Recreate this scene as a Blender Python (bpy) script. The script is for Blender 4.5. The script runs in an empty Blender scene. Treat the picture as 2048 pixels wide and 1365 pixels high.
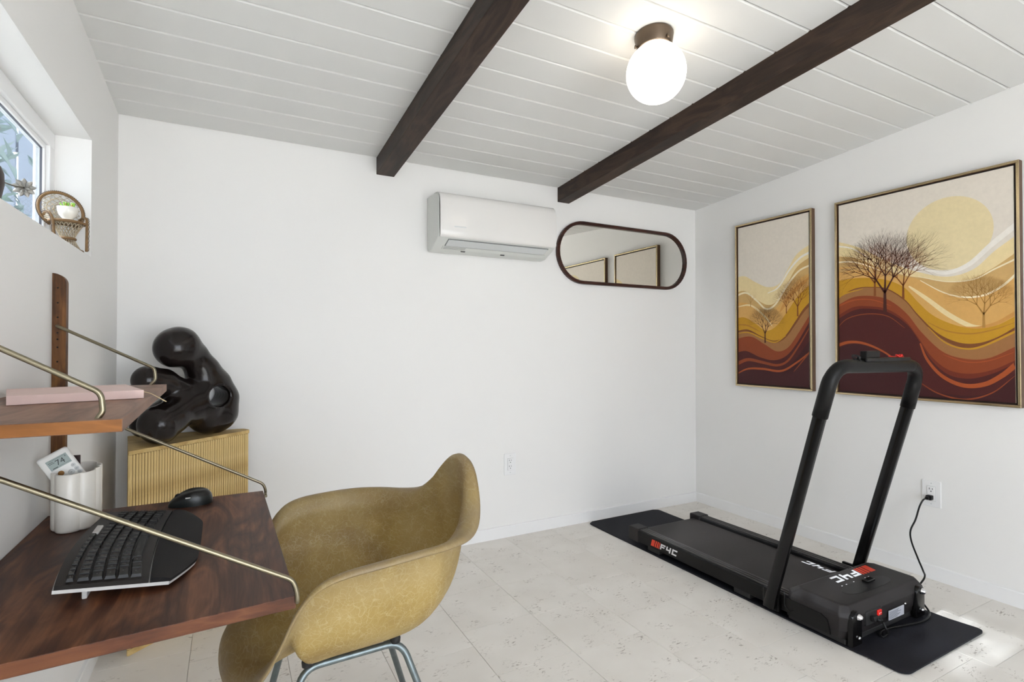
import bpy, bmesh, math, random
import numpy as np
from mathutils import Vector, Matrix, Euler

# ------------------------------------------------------------------ camera
random.seed(7)
scene = bpy.context.scene
COL = scene.collection
F = 1062.0                                   # focal length in pixels of the 2048 px wide frame
PITCH = math.atan(11.5 / F)
YAW = math.atan(566 / F)
EYE = Vector((0, 0, 1.10))
cam_d = bpy.data.cameras.new('camera')
cam_d.sensor_width = 36.0
cam_d.lens = 36.0 * F / 2048.0
cam_d.clip_start = 0.02
cam = bpy.data.objects.new('camera', cam_d)
COL.objects.link(cam)
cam.location = EYE
cam.rotation_euler = (math.pi / 2 + PITCH, 0, -YAW)
scene.camera = cam

# ------------------------------------------------------------------ world, sun, exposure
SKY = 4.6
world = bpy.data.worlds.new('World')
scene.world = world
world.use_nodes = True
bgn = world.node_tree.nodes['Background']
bgn.inputs['Color'].default_value = (0.93, 0.952, 1.0, 1)
bgn.inputs['Strength'].default_value = SKY
sun_d = bpy.data.lights.new('sun', 'SUN')
sun_d.energy = 20.0
sun_d.angle = math.radians(0.9)
sun_d.color = (1.0, 0.97, 0.93)
sun = bpy.data.objects.new('sun', sun_d)
COL.objects.link(sun)
sun_dir = Vector((0.875, 0.02, -0.478)).normalized()
sun.rotation_euler = sun_dir.to_track_quat('-Z', 'Y').to_euler()
sun.location = (-4, 1.3, 4)
LAMP = 2.5
vs = scene.view_settings
vs.view_transform = 'Standard'
vs.look = 'None'
vs.exposure = 0.79
vs.gamma = 1.0
vs.use_curve_mapping = False
scene.display_settings.display_device = 'sRGB'
try:
    scene.cycles.max_bounces = 9
    scene.cycles.diffuse_bounces = 6
    scene.cycles.glossy_bounces = 4
    scene.cycles.transparent_max_bounces = 12
    scene.cycles.caustics_reflective = False
    scene.cycles.caustics_refractive = False
    scene.cycles.sample_clamp_indirect = 6.0
    scene.cycles.use_denoising = True
except Exception:
    pass

# room (metres); back wall y = D, left wall x = XL, right wall x = XR
D, XL, XR, YF = 2.739, -0.4146, 2.949, -1.55
SL = 0.0755                                   # the ceiling climbs towards the camera
def zceil(y): return 2.077 + SL * (D - y)
DOOR = (-0.22, 1.95, 2.06)                     # glazed door in the wall behind the camera: x0, x1, height
# sky portals in the two glazed openings (they only guide the sampling of the sky)
def portal(name, loc, rot, sx, sy):
    l = bpy.data.lights.new(name, 'AREA'); l.shape = 'RECTANGLE'; l.size = sx; l.size_y = sy
    l.cycles.is_portal = True
    o = bpy.data.objects.new(name, l); COL.objects.link(o); o.location = loc; o.rotation_euler = rot
portal('sky_portal', ((DOOR[0] + DOOR[1]) / 2, YF - 0.08, DOOR[2] / 2), (math.radians(90), 0, 0), DOOR[1] - DOOR[0], DOOR[2])
portal('sky_portal', (XL - 0.15, 1.50, 1.60), (0, math.radians(-90), 0), 0.40, 1.55)

# ------------------------------------------------------------------ pixel helpers (photograph pixels -> points on real planes)
_f0 = Vector((math.sin(YAW), math.cos(YAW), 0)); _r = Vector((math.cos(YAW), -math.sin(YAW), 0)); _u0 = Vector((0, 0, 1))
_f = _f0 * math.cos(PITCH) + _u0 * math.sin(PITCH); _u = _u0 * math.cos(PITCH) - _f0 * math.sin(PITCH)
def ray(x, y): return _f + _r * ((x - 1024) / F) + _u * ((682.5 - y) / F)
def onX(x, y, X): d = ray(x, y); return EYE + d * (X / d.x)
def onY(x, y, Y): d = ray(x, y); return EYE + d * (Y / d.y)
def onZ(x, y, Z): d = ray(x, y); return EYE + d * ((Z - EYE.z) / d.z)
def onP(x, y, p, n): d = ray(x, y); p = Vector(p); n = Vector(n); return EYE + d * ((p - EYE).dot(n) / d.dot(n))

# ------------------------------------------------------------------ materials
def srgb(r, g, b):
    def c(v):
        v /= 255.0
        return v / 12.92 if v <= 0.04045 else ((v + 0.055) / 1.055) ** 2.4
    return (c(r), c(g), c(b), 1.0)
MATS = {}
def mat(name, col, rough=0.5, metal=0.0, spec=0.5, coat=0.0, bump=None, noise=None, emit=None, objvar=0.0):
    """plain principled; noise = (scale, amount) brightness mottling; bump = (scale, strength)"""
    m = bpy.data.materials.new(name); m.use_nodes = True
    nt = m.node_tree; b = nt.nodes['Principled BSDF']
    b.inputs['Base Color'].default_value = col
    b.inputs['Roughness'].default_value = rough
    b.inputs['Metallic'].default_value = metal
    b.inputs['Specular IOR Level'].default_value = spec
    b.inputs['Coat Weight'].default_value = coat
    if emit:
        b.inputs['Emission Color'].default_value = emit[0]; b.inputs['Emission Strength'].default_value = emit[1]
    tc = None
    if noise or bump or objvar:
        tc = nt.nodes.new('ShaderNodeTexCoord')
    src = None
    if noise:
        n = nt.nodes.new('ShaderNodeTexNoise'); n.inputs['Scale'].default_value = noise[0]; n.inputs['Detail'].default_value = 6
        nt.links.new(tc.outputs['Object'], n.inputs['Vector'])
        mr = nt.nodes.new('ShaderNodeMapRange'); mr.inputs['From Min'].default_value = 0.3; mr.inputs['From Max'].default_value = 0.7
        mr.inputs['To Min'].default_value = 1 - noise[1]; mr.inputs['To Max'].default_value = 1 + noise[1]
        nt.links.new(n.outputs['Fac'], mr.inputs['Value']); src = mr.outputs[0]
    if objvar:
        oi = nt.nodes.new('ShaderNodeObjectInfo')
        mo = nt.nodes.new('ShaderNodeMapRange'); mo.inputs['To Min'].default_value = 1 - objvar; mo.inputs['To Max'].default_value = 1 + objvar
        nt.links.new(oi.outputs['Random'], mo.inputs['Value'])
        if src:
            mm = nt.nodes.new('ShaderNodeMath'); mm.operation = 'MULTIPLY'
            nt.links.new(src, mm.inputs[0]); nt.links.new(mo.outputs[0], mm.inputs[1]); src = mm.outputs[0]
        else:
            src = mo.outputs[0]
    if src:
        mx = nt.nodes.new('ShaderNodeVectorMath'); mx.operation = 'SCALE'; mx.inputs[0].default_value = col[:3]
        nt.links.new(src, mx.inputs['Scale']); nt.links.new(mx.outputs[0], b.inputs['Base Color'])
    if bump:
        n = nt.nodes.new('ShaderNodeTexNoise'); n.inputs['Scale'].default_value = bump[0]; n.inputs['Detail'].default_value = 4
        nt.links.new(tc.outputs['Object'], n.inputs['Vector'])
        bp = nt.nodes.new('ShaderNodeBump'); bp.inputs['Strength'].default_value = bump[1]; bp.inputs['Distance'].default_value = 0.002
        nt.links.new(n.outputs['Fac'], bp.inputs['Height']); nt.links.new(bp.outputs[0], b.inputs['Normal'])
    MATS[name] = m
    return m

def ramp(nt, stops):
    r = nt.nodes.new('ShaderNodeValToRGB'); e = r.color_ramp.elements
    while len(e) < len(stops): e.new(0.5)
    for i, (p, c) in enumerate(stops): e[i].position = p; e[i].color = c
    return r

def wood(name, dark, mid, light, axis='Y', scale=1.0, rough=0.4, streak=18.0, coat=0.0):
    """long streaky grain along an object axis with fine pores"""
    m = bpy.data.materials.new(name); m.use_nodes = True
    nt = m.node_tree; b = nt.nodes['Principled BSDF']; L = nt.links.new
    tc = nt.nodes.new('ShaderNodeTexCoord')
    def mapped(s_long, s_cross):
        mp = nt.nodes.new('ShaderNodeMapping')
        sc = [s_cross * scale] * 3; sc['XYZ'.index(axis)] = s_long * scale
        mp.inputs['Scale'].default_value = sc
        L(tc.outputs['Object'], mp.inputs['Vector']); return mp
    m1 = mapped(1.6, 7.0)
    n1 = nt.nodes.new('ShaderNodeTexNoise'); n1.inputs['Scale'].default_value = 1.6; n1.inputs['Detail'].default_value = 5; n1.inputs['Distortion'].default_value = 1.2
    L(m1.outputs[0], n1.inputs['Vector'])
    m2 = mapped(2.5, streak * 5)
    n2 = nt.nodes.new('ShaderNodeTexNoise'); n2.inputs['Scale'].default_value = 1.0; n2.inputs['Detail'].default_value = 8; n2.inputs['Roughness'].default_value = 0.7
    L(m2.outputs[0], n2.inputs['Vector'])
    w = nt.nodes.new('ShaderNodeMath'); w.operation = 'MULTIPLY'; w.inputs[1].default_value = 7.0
    L(n1.outputs['Fac'], w.inputs[0])
    fr = nt.nodes.new('ShaderNodeMath'); fr.operation = 'PINGPONG'; fr.inputs[1].default_value = 1.0
    L(w.outputs[0], fr.inputs[0])
    mixv = nt.nodes.new('ShaderNodeMix'); mixv.inputs[0].default_value = 0.62
    L(fr.outputs[0], mixv.inputs[2]); L(n2.outputs['Fac'], mixv.inputs[3])
    r = ramp(nt, [(0.22, dark), (0.5, mid), (0.8, light)])
    L(mixv.outputs[0], r.inputs['Fac'])
    L(r.outputs['Color'], b.inputs['Base Color'])
    b.inputs['Roughness'].default_value = rough; b.inputs['Specular IOR Level'].default_value = 0.3; b.inputs['Coat Weight'].default_value = coat; b.inputs['Coat Roughness'].default_value = 0.25
    bp = nt.nodes.new('ShaderNodeBump'); bp.inputs['Strength'].default_value = 0.08; bp.inputs['Distance'].default_value = 0.001
    L(n2.outputs['Fac'], bp.inputs['Height']); L(bp.outputs[0], b.inputs['Normal'])
    MATS[name] = m
    return m

def stone_tile(name):
    """pale travertine-look vinyl: soft clouds, clustered brown pits and flecks"""
    m = bpy.data.materials.new(name); m.use_nodes = True
    nt = m.node_tree; b = nt.nodes['Principled BSDF']; L = nt.links.new
    tc = nt.nodes.new('ShaderNodeTexCoord'); oi = nt.nodes.new('ShaderNodeObjectInfo')
    sc = nt.nodes.new('ShaderNodeVectorMath'); sc.operation = 'SCALE'; sc.inputs[0].default_value = (37, 53, 71)
    L(oi.outputs['Random'], sc.inputs['Scale'])
    ad = nt.nodes.new('ShaderNodeVectorMath'); ad.operation = 'ADD'
    L(tc.outputs['Object'], ad.inputs[0]); L(sc.outputs[0], ad.inputs[1])
    cl = nt.nodes.new('ShaderNodeTexNoise'); cl.inputs['Scale'].default_value = 5; cl.inputs['Detail'].default_value = 5
    L(ad.outputs[0], cl.inputs['Vector'])
    r = ramp(nt, [(0.3, srgb(221, 216, 209)), (0.7, srgb(231, 227, 221))])
    L(cl.outputs['Fac'], r.inputs['Fac'])
    # flecks: ridged noise stretched along x, only inside cloud clusters
    mp = nt.nodes.new('ShaderNodeMapping'); mp.inputs['Scale'].default_value = (62, 140, 62)
    L(ad.outputs[0], mp.inputs['Vector'])
    fl = nt.nodes.new('ShaderNodeTexNoise'); fl.inputs['Scale'].default_value = 1; fl.inputs['Detail'].default_value = 3; fl.inputs['Distortion'].default_value = 0.8
    L(mp.outputs[0], fl.inputs['Vector'])
    th = nt.nodes.new('ShaderNodeMapRange'); th.inputs['From Min'].default_value = 0.575; th.inputs['From Max'].default_value = 0.65
    L(fl.outputs['Fac'], th.inputs['Value'])
    cm = nt.nodes.new('ShaderNodeTexNoise'); cm.inputs['Scale'].default_value = 13; cm.inputs['Detail'].default_value = 2
    L(ad.outputs[0], cm.inputs['Vector'])
    ct = nt.nodes.new('ShaderNodeMapRange'); ct.inputs['From Min'].default_value = 0.52; ct.inputs['From Max'].default_value = 0.66
    L(cm.outputs['Fac'], ct.inputs['Value'])
    mu = nt.nodes.new('ShaderNodeMath'); mu.operation = 'MULTIPLY'; L(th.outputs[0], mu.inputs[0]); L(ct.outputs[0], mu.inputs[1])
    mu2 = nt.nodes.new('ShaderNodeMath'); mu2.operation = 'MULTIPLY'; mu2.inputs[1].default_value = 0.62; L(mu.outputs[0], mu2.inputs[0])
    mx = nt.nodes.new('ShaderNodeMix'); mx.data_type = 'RGBA'
    L(mu2.outputs[0], mx.inputs[0]); L(r.outputs['Color'], mx.inputs[6]); mx.inputs[7].default_value = srgb(108, 92, 76)
    L(mx.outputs[2], b.inputs['Base Color'])
    b.inputs['Roughness'].default_value = 0.55; b.inputs['Specular IOR Level'].default_value = 0.35
    MATS[name] = m
    return m

def fiberglass(name, base, lo, hi, fibre):
    """moulded fibreglass: mottled resin with tangled pale fibre threads; vertex attribute 'wear' greys the handled edge"""
    m = bpy.data.materials.new(name); m.use_nodes = True
    nt = m.node_tree; b = nt.nodes['Principled BSDF']; L = nt.links.new
    tc = nt.nodes.new('ShaderNodeTexCoord')
    n = nt.nodes.new('ShaderNodeTexNoise'); n.inputs['Scale'].default_value = 7; n.inputs['Detail'].default_value = 5
    L(tc.outputs['Object'], n.inputs['Vector'])
    r = ramp(nt, [(0.3, lo), (0.5, base), (0.72, hi)]); L(n.outputs['Fac'], r.inputs['Fac'])
    fac = None
    for i, (s, off) in enumerate([(32, 0), (44, 5.1), (38, 11.7), (50, 17.3), (41, 23.9), (56, 31.1)]):
        mp = nt.nodes.new('ShaderNodeMapping'); mp.inputs['Location'].default_value = (off, off * 1.3, off * 0.7)
        mp.inputs['Rotation'].default_value = (i * 0.9, i * 1.7, i * 0.6); mp.inputs['Scale'].default_value = (1, 0.30, 1)
        L(tc.outputs['Object'], mp.inputs['Vector'])
        q = nt.nodes.new('ShaderNodeTexNoise'); q.inputs['Scale'].default_value = s; q.inputs['Detail'].default_value = 0.6; q.inputs['Distortion'].default_value = 0.35
        L(mp.outputs[0], q.inputs['Vector'])
        a = nt.nodes.new('ShaderNodeMath'); a.operation = 'SUBTRACT'; a.inputs[1].default_value = 0.5; L(q.outputs['Fac'], a.inputs[0])
        ab = nt.nodes.new('ShaderNodeMath'); ab.operation = 'ABSOLUTE'; L(a.outputs[0], ab.inputs[0])
        mr = nt.nodes.new('ShaderNodeMapRange'); mr.inputs['From Min'].default_value = 0.0; mr.inputs['From Max'].default_value = 0.009
        mr.inputs['To Min'].default_value = 0.36; mr.inputs['To Max'].default_value = 0.0
        L(ab.outputs[0], mr.inputs['Value'])
        if fac is None: fac = mr.outputs[0]
        else:
            mxx = nt.nodes.new('ShaderNodeMath'); mxx.operation = 'MAXIMUM'; L(fac, mxx.inputs[0]); L(mr.outputs[0], mxx.inputs[1]); fac = mxx.outputs[0]
    mx = nt.nodes.new('ShaderNodeMix'); mx.data_type = 'RGBA'
    L(fac, mx.inputs[0]); L(r.outputs['Color'], mx.inputs[6]); mx.inputs[7].default_value = fibre
    at = nt.nodes.new('ShaderNodeAttribute'); at.attribute_name = 'wear'
    n2 = nt.nodes.new('ShaderNodeTexNoise'); n2.inputs['Scale'].default_value = 11; n2.inputs['Detail'].default_value = 6; L(tc.outputs['Object'], n2.inputs['Vector'])
    wm = nt.nodes.new('ShaderNodeMath'); wm.operation = 'MULTIPLY'; L(at.outputs['Fac'], wm.inputs[0]); L(n2.outputs['Fac'], wm.inputs[1])
    wm2 = nt.nodes.new('ShaderNodeMath'); wm2.operation = 'MULTIPLY'; wm2.inputs[1].default_value = 1.25; wm2.use_clamp = True; L(wm.outputs[0], wm2.inputs[0])
    m3 = nt.nodes.new('ShaderNodeMix'); m3.data_type = 'RGBA'
    L(wm2.outputs[0], m3.inputs[0]); L(mx.outputs[2], m3.inputs[6]); m3.inputs[7].default_value = srgb(150, 133, 108)
    L(m3.outputs[2], b.inputs['Base Color'])
    b.inputs['Roughness'].default_value = 0.42; b.inputs['Specular IOR Level'].default_value = 0.4
    tr = nt.nodes.new('ShaderNodeBsdfTranslucent'); L(m3.outputs[2], tr.inputs['Color'])      # thin resin lets some light through
    ms = nt.nodes.new('ShaderNodeMixShader'); ms.inputs[0].default_value = 0.25
    L(b.outputs[0], ms.inputs[1]); L(tr.outputs[0], ms.inputs[2]); L(ms.outputs[0], nt.nodes['Material Output'].inputs['Surface'])
    MATS[name] = m
    return m

def glass_mat(name, tint=(0.96, 0.98, 1, 1), refl=0.07):
    m = bpy.data.materials.new(name); m.use_nodes = True
    nt = m.node_tree; nt.nodes.remove(nt.nodes['Principled BSDF'])
    t = nt.nodes.new('ShaderNodeBsdfTransparent'); t.inputs['Color'].default_value = tint
    g = nt.nodes.new('ShaderNodeBsdfGlossy'); g.inputs['Roughness'].default_value = 0.01
    mx = nt.nodes.new('ShaderNodeMixShader'); mx.inputs[0].default_value = refl
    nt.links.new(t.outputs[0], mx.inputs[1]); nt.links.new(g.outputs[0], mx.inputs[2])
    nt.links.new(mx.outputs[0], nt.nodes['Material Output'].inputs['Surface'])
    MATS[name] = m
    return m

mat('wall_paint', srgb(235, 234, 232), 0.75, spec=0.25, bump=(220, 0.05))
mat('ceiling_paint', srgb(221, 221, 219), 0.6, spec=0.3, bump=(90, 0.05))
mat('trim_paint', srgb(236, 236, 236), 0.45)
mat('groove_shadow', srgb(206, 205, 202), 0.8)
stone_tile('travertine_tile')
mat('tile_joint', srgb(186, 180, 170), 0.8)
wood('beam_wood', srgb(34, 25, 20), srgb(52, 39, 32), srgb(68, 52, 42), 'Y', 1.0, 0.55)
wood('walnut', srgb(48, 27, 18), srgb(84, 51, 34), srgb(126, 82, 56), 'Y', 1.0, 0.46)
wood('walnut_shelf', srgb(92, 62, 46), srgb(120, 84, 64), srgb(144, 106, 82), 'Y', 1.0, 0.45)
wood('teak_edge', srgb(102, 62, 24), srgb(126, 78, 32), srgb(144, 92, 42), 'X', 1.0, 0.4)
wood('desk_edge', srgb(66, 35, 18), srgb(90, 50, 28), srgb(110, 66, 38), 'X', 1.0, 0.4)
wood('rail_wood', srgb(54, 32, 16), srgb(96, 60, 28), srgb(132, 90, 46), 'Z', 1.6, 0.5)
mat('hole_dark', srgb(14, 10, 8), 0.9)
wood('oak_slat', srgb(186, 156, 100), srgb(208, 180, 122), srgb(222, 196, 140), 'Z', 1.0, 0.5)
wood('oak_top', srgb(168, 138, 86), srgb(192, 163, 106), srgb(208, 181, 126), 'X', 1.0, 0.5)
mat('slat_gap', srgb(78, 54, 26), 0.9)
mat('brass', srgb(140, 132, 111), 0.34, metal=1.0)
mat('chrome', srgb(225, 225, 228), 0.12, metal=1.0)
mat('frame_brass', srgb(205, 186, 150), 0.25, metal=1.0)
mat('frame_side', srgb(96, 70, 50), 0.45, metal=0.2)
mat('frame_liner', srgb(40, 25, 18), 0.7)
mat('bronze', srgb(24, 18, 16), 0.2, spec=0.36, bump=(45, 0.3), noise=(14, 0.3))
mat('black_plastic', srgb(15, 14, 14), 0.45, spec=0.24, bump=(400, 0.05))
mat('black_gloss', srgb(9, 8, 8), 0.2, spec=0.3)
mat('black_satin', srgb(12, 11, 11), 0.36, spec=0.24)
mat('hood_plastic', srgb(37, 34, 34), 0.5, spec=0.25, bump=(500, 0.08))
mat('rubber_belt', srgb(34, 30, 29), 0.45, spec=0.14, bump=(600, 0.1))
mat('rubber_mat', srgb(32, 32, 37), 0.6, spec=0.12, bump=(300, 0.15), noise=(6, 0.12))
mat('rail_strip', srgb(42, 39, 38), 0.38, spec=0.4)
mat('red_print', srgb(216, 62, 34), 0.45)
mat('white_print', srgb(228, 228, 230), 0.45)
mat('red_plastic', srgb(205, 30, 22), 0.35)
mat('grey_sticker', srgb(176, 178, 186), 0.5)
mat('ink_grey', srgb(96, 98, 106), 0.6)
mat('ac_white', srgb(225, 223, 220), 0.2)
mat('ac_side', srgb(214, 216, 212), 0.45)
mat('ac_grey', srgb(206, 209, 209), 0.4)
mat('ac_gap', srgb(112, 114, 114), 0.6)
mat('ac_dark', srgb(70, 72, 74), 0.6)
wood('mirror_frame', srgb(40, 20, 15), srgb(56, 29, 22), srgb(72, 40, 31), 'X', 1.0, 0.3)
mat('mirror_glass', srgb(236, 234, 228), 0.0, metal=1.0)
mat('outlet_white', srgb(234, 234, 234), 0.35)
mat('slot_dark', srgb(48, 46, 46), 0.7)
mat('lamp_bronze', srgb(104, 90, 76), 0.4, metal=0.8)
mat('lamp_globe', srgb(255, 252, 244), 0.3, emit=((1.0, 0.89, 0.75, 1), LAMP))
mat('ceramic', srgb(232, 228, 219), 0.28, noise=(9, 0.03))
mat('white_plastic', srgb(236, 236, 232), 0.35)
mat('lcd', srgb(150, 164, 160), 0.3)
mat('lcd_ink', srgb(38, 44, 44), 0.5)
mat('label_brown', srgb(150, 104, 44), 0.6)
mat('pink_cover', srgb(214, 187, 180), 0.55, noise=(40, 0.03))
mat('pages', srgb(236, 226, 206), 0.8)
mat('ribbon', srgb(226, 204, 160), 0.6)
mat('dark_case', srgb(48, 28, 26), 0.5)
mat('key_black', srgb(19, 18, 18), 0.34, spec=0.25)
mat('kbd_body', srgb(34, 30, 28), 0.45, spec=0.25)
mat('palm_rest', srgb(24, 22, 22), 0.75, spec=0.3, bump=(500, 0.2))
mat('kbd_silver', srgb(206, 205, 202), 0.35)
mat('legend', srgb(172, 170, 168), 0.5)
mat('mouse_shell', srgb(26, 31, 31), 0.3, spec=0.4)
mat('mouse_top', srgb(18, 17, 17), 0.35, spec=0.4)
fiberglass('fibreglass', srgb(176, 150, 88), srgb(154, 125, 69), srgb(188, 164, 107), srgb(220, 208, 170))
mat('zinc_steel', srgb(116, 126, 128), 0.4, metal=0.85, noise=(60, 0.15))
mat('rubber_black', srgb(24, 23, 23), 0.7)
mat('wicker', srgb(124, 94, 58), 0.6, noise=(90, 0.15))
mat('wicker_pale', srgb(176, 160, 134), 0.65, noise=(90, 0.12))
mat('wicker_dark', srgb(70, 50, 34), 0.7)
mat('succulent_green', srgb(140, 190, 70), 0.5, noise=(60, 0.2))
mat('succulent_tip', srgb(206, 176, 90), 0.5)
mat('succulent_grey', srgb(166, 162, 154), 0.6, noise=(60, 0.2), objvar=0.2)
mat('stem', srgb(92, 84, 70), 0.7)
mat('dark_pot', srgb(46, 30, 22), 0.4, noise=(30, 0.3))
mat('soil', srgb(60, 46, 36), 0.95)
mat('vinyl_frame', srgb(238, 238, 238), 0.35)
glass_mat('window_glass')
glass_mat('dimming_glass', (0.50, 0.53, 0.56, 1), 0.06)  # grey tint added to hold down the daylight through the left window
mat('fence_paint', srgb(150, 157, 168), 0.7, objvar=0.06)
mat('leaf_out', srgb(134, 150, 146), 0.25, noise=(3, 0.25))
mat('bark_out', srgb(120, 110, 100), 0.8)
mat('ground_out', srgb(222, 218, 210), 0.9)

# ------------------------------------------------------------------ mesh helpers
def V(*a): return Vector(a)
def bm_new(): return bmesh.new()
def box(bm, lo, hi, mi=0, bev=0.0, seg=2, M=None):
    lo, hi = Vector(lo), Vector(hi)
    vs_ = [bm.verts.new((x, y, z)) for z in (lo.z, hi.z) for y in (lo.y, hi.y) for x in (lo.x, hi.x)]
    fs = [bm.faces.new([vs_[i] for i in q]) for q in ((0, 2, 3, 1), (4, 5, 7, 6), (0, 1, 5, 4), (1, 3, 7, 5), (3, 2, 6, 7), (2, 0, 4, 6))]
    for f_ in fs: f_.material_index = mi
    if bev > 0:
        es = list({e for f_ in fs for e in f_.edges})
        r = bmesh.ops.bevel(bm, geom=es, offset=bev, segments=seg, profile=0.5, affect='EDGES')
        for f_ in r['faces']: f_.material_index = mi
        if M is not None:
            vv = {v for f_ in r['faces'] for v in f_.verts} | {v for f_ in fs if f_.is_valid for v in f_.verts}
            bmesh.ops.transform(bm, matrix=M, verts=list(vv))
    elif M is not None:
        bmesh.ops.transform(bm, matrix=M, verts=vs_)
    return bm
def prism(bm, pts, ext, mi=0, mi_side=None):
    """polygon pts (3D, planar) extruded by vector ext"""
    ext = Vector(ext); n = len(pts)
    a = [bm.verts.new(Vector(p)) for p in pts]; b = [bm.verts.new(Vector(p) + ext) for p in pts]
    f1 = bm.faces.new(a[::-1]); f2 = bm.faces.new(b); f1.material_index = f2.material_index = mi
    for i in range(n):
        f_ = bm.faces.new((a[i], a[(i + 1) % n], b[(i + 1) % n], b[i])); f_.material_index = mi if mi_side is None else mi_side
    return bm
def frames_along(pts, closed=False):
    n = len(pts); T = []
    for i in range(n):
        if closed: t = pts[(i + 1) % n] - pts[i - 1]
        else: t = pts[min(i + 1, n - 1)] - pts[max(i - 1, 0)]
        T.append(t.normalized())
    up = Vector((0, 0, 1)) if abs(T[0].z) < 0.9 else Vector((1, 0, 0))
    N = [(up - T[0] * up.dot(T[0])).normalized()]
    for i in range(1, n):
        v = N[-1] - T[i] * N[-1].dot(T[i]); N.append(v.normalized() if v.length > 1e-9 else N[-1])
    return T, N
def tube(bm, pts, r, seg=8, closed=False, mi=0, flat=None, caps=True, smooth=True):
    """tube along points; r number or list; flat = (ra, rb) elliptical/rounded section in (normal, binormal)"""
    pts = [Vector(p) for p in pts]; n = len(pts)
    T, N = frames_along(pts, closed); rings = []
    for i in range(n):
        B = T[i].cross(N[i]); ri = r[i] if isinstance(r, (list, tuple)) else r; ring = []
        for k in range(seg):
            a = 2 * math.pi * k / seg
            ca, sa = math.cos(a), math.sin(a)
            if flat: off = N[i] * (flat[0] * ca) + B * (flat[1] * sa)
            else: off = (N[i] * ca + B * sa) * ri
            ring.append(bm.verts.new(pts[i] + off))
        rings.append(ring)
    m = n if closed else n - 1
    for i in range(m):
        a, b = rings[i], rings[(i + 1) % n]
        for k in range(seg):
            f_ = bm.faces.new((a[k], a[(k + 1) % seg], b[(k + 1) % seg], b[k])); f_.material_index = mi; f_.smooth = smooth
    if not closed and caps:
        f_ = bm.faces.new(rings[0][::-1]); f_.material_index = mi
        f_ = bm.faces.new(rings[-1]); f_.material_index = mi
    return bm
def lathe(bm, prof, seg=24, mi=0, M=None, smooth=True):
    """prof = [(r, z)...] about z"""
    rings = []; new = []
    for r_, z in prof:
        if r_ < 1e-6: v = bm.verts.new((0, 0, z)); rings.append([v]); new.append(v)
        else:
            ring = [bm.verts.new((r_ * math.cos(2 * math.pi * k / seg), r_ * math.sin(2 * math.pi * k / seg), z)) for k in range(seg)]
            rings.append(ring); new += ring
    for a, b in zip(rings[:-1], rings[1:]):
        for k in range(seg):
            k2 = (k + 1) % seg
            if len(a) == 1 and len(b) == 1: continue
            if len(a) == 1: f_ = bm.faces.new((a[0], b[k2], b[k]))
            elif len(b) == 1: f_ = bm.faces.new((a[k], a[k2], b[0]))
            else: f_ = bm.faces.new((a[k], a[k2], b[k2], b[k]))
            f_.material_index = mi; f_.smooth = smooth
    if M is not None: bmesh.ops.transform(bm, matrix=M, verts=new)
    return bm
def fillet(pts, rad, n=5):
    """round the inner corners of a polyline"""
    pts = [Vector(p) for p in pts]; out = [pts[0]]
    for i in range(1, len(pts) - 1):
        a, b, c = pts[i - 1], pts[i], pts[i + 1]
        r_ = rad[i] if isinstance(rad, (list, tuple)) else rad
        d1, d2 = (a - b), (c - b); l = min(r_, d1.length * 0.49, d2.length * 0.49)
        p1, p2 = b + d1.normalized() * l, b + d2.normalized() * l
        for k in range(n + 1):
            t = k / n; out.append(p1 * (1 - t) ** 2 + b * 2 * t * (1 - t) + p2 * t * t)
    out.append(pts[-1]); return out
def spline(pts, n=8):
    """Catmull-Rom through points (any dimension tuples)"""
    P = [np.array(p, float) for p in pts]; P = [2 * P[0] - P[1]] + P + [2 * P[-1] - P[-2]]; out = []
    for i in range(1, len(P) - 2):
        for k in range(n):
            t = k / n
            out.append(0.5 * ((2 * P[i]) + (-P[i - 1] + P[i + 1]) * t + (2 * P[i - 1] - 5 * P[i] + 4 * P[i + 1] - P[i + 2]) * t * t + (-P[i - 1] + 3 * P[i] - 3 * P[i + 1] + P[i + 2]) * t ** 3))
    out.append(P[-2]); return out
def Tm(loc=(0, 0, 0), rot=(0, 0, 0), sc=(1, 1, 1)):
    return Matrix.LocRotScale(Vector(loc), Euler(rot), Vector(sc))

ROOT_LOC = {}
def finish(o, mats):
    for m in (mats if isinstance(mats, (list, tuple)) else [mats]): o.data.materials.append(MATS[m])
def obj(name, bm, mats, parent=None, world=True, normals=True, smooth=False):
    """link a bmesh as ONE object; world=True: coordinates are world ones, moved into the parent's frame"""
    if normals: bmesh.ops.recalc_face_normals(bm, faces=bm.faces)
    me = bpy.data.meshes.new(name)
    if parent is not None and world:
        bmesh.ops.translate(bm, verts=bm.verts, vec=-ROOT_LOC.get(parent, Vector((0, 0, 0))))
    if smooth:
        for f_ in bm.faces: f_.smooth = True
    bm.to_mesh(me); bm.free()
    o = bpy.data.objects.new(name, me); COL.objects.link(o); finish(o, mats)
    if parent is not None:
        o.parent = parent; ROOT_LOC[o] = ROOT_LOC.get(parent, Vector((0, 0, 0)))
    return o
def mesh_obj(name, me, parent=None, loc=(0, 0, 0), rot=(0, 0, 0), sc=(1, 1, 1)):
    o = bpy.data.objects.new(name, me); COL.objects.link(o); o.parent = parent
    o.location = loc; o.rotation_euler = rot; o.scale = sc
    return o
def thing(name, label, cat, loc=(0, 0, 0), rotz=0.0, group=None):
    o = bpy.data.objects.new(name, None); COL.objects.link(o); o.empty_display_size = 0.05
    o.location = loc; o.rotation_euler = (0, 0, rotz); o['label'] = label; o['category'] = cat
    if group: o['group'] = group
    ROOT_LOC[o] = Vector(loc) if rotz == 0 else Vector((0, 0, 0))
    return o
def tag(o, label, cat, group=None):
    o['label'] = label; o['category'] = cat
    if group: o['group'] = group
    return o
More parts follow.
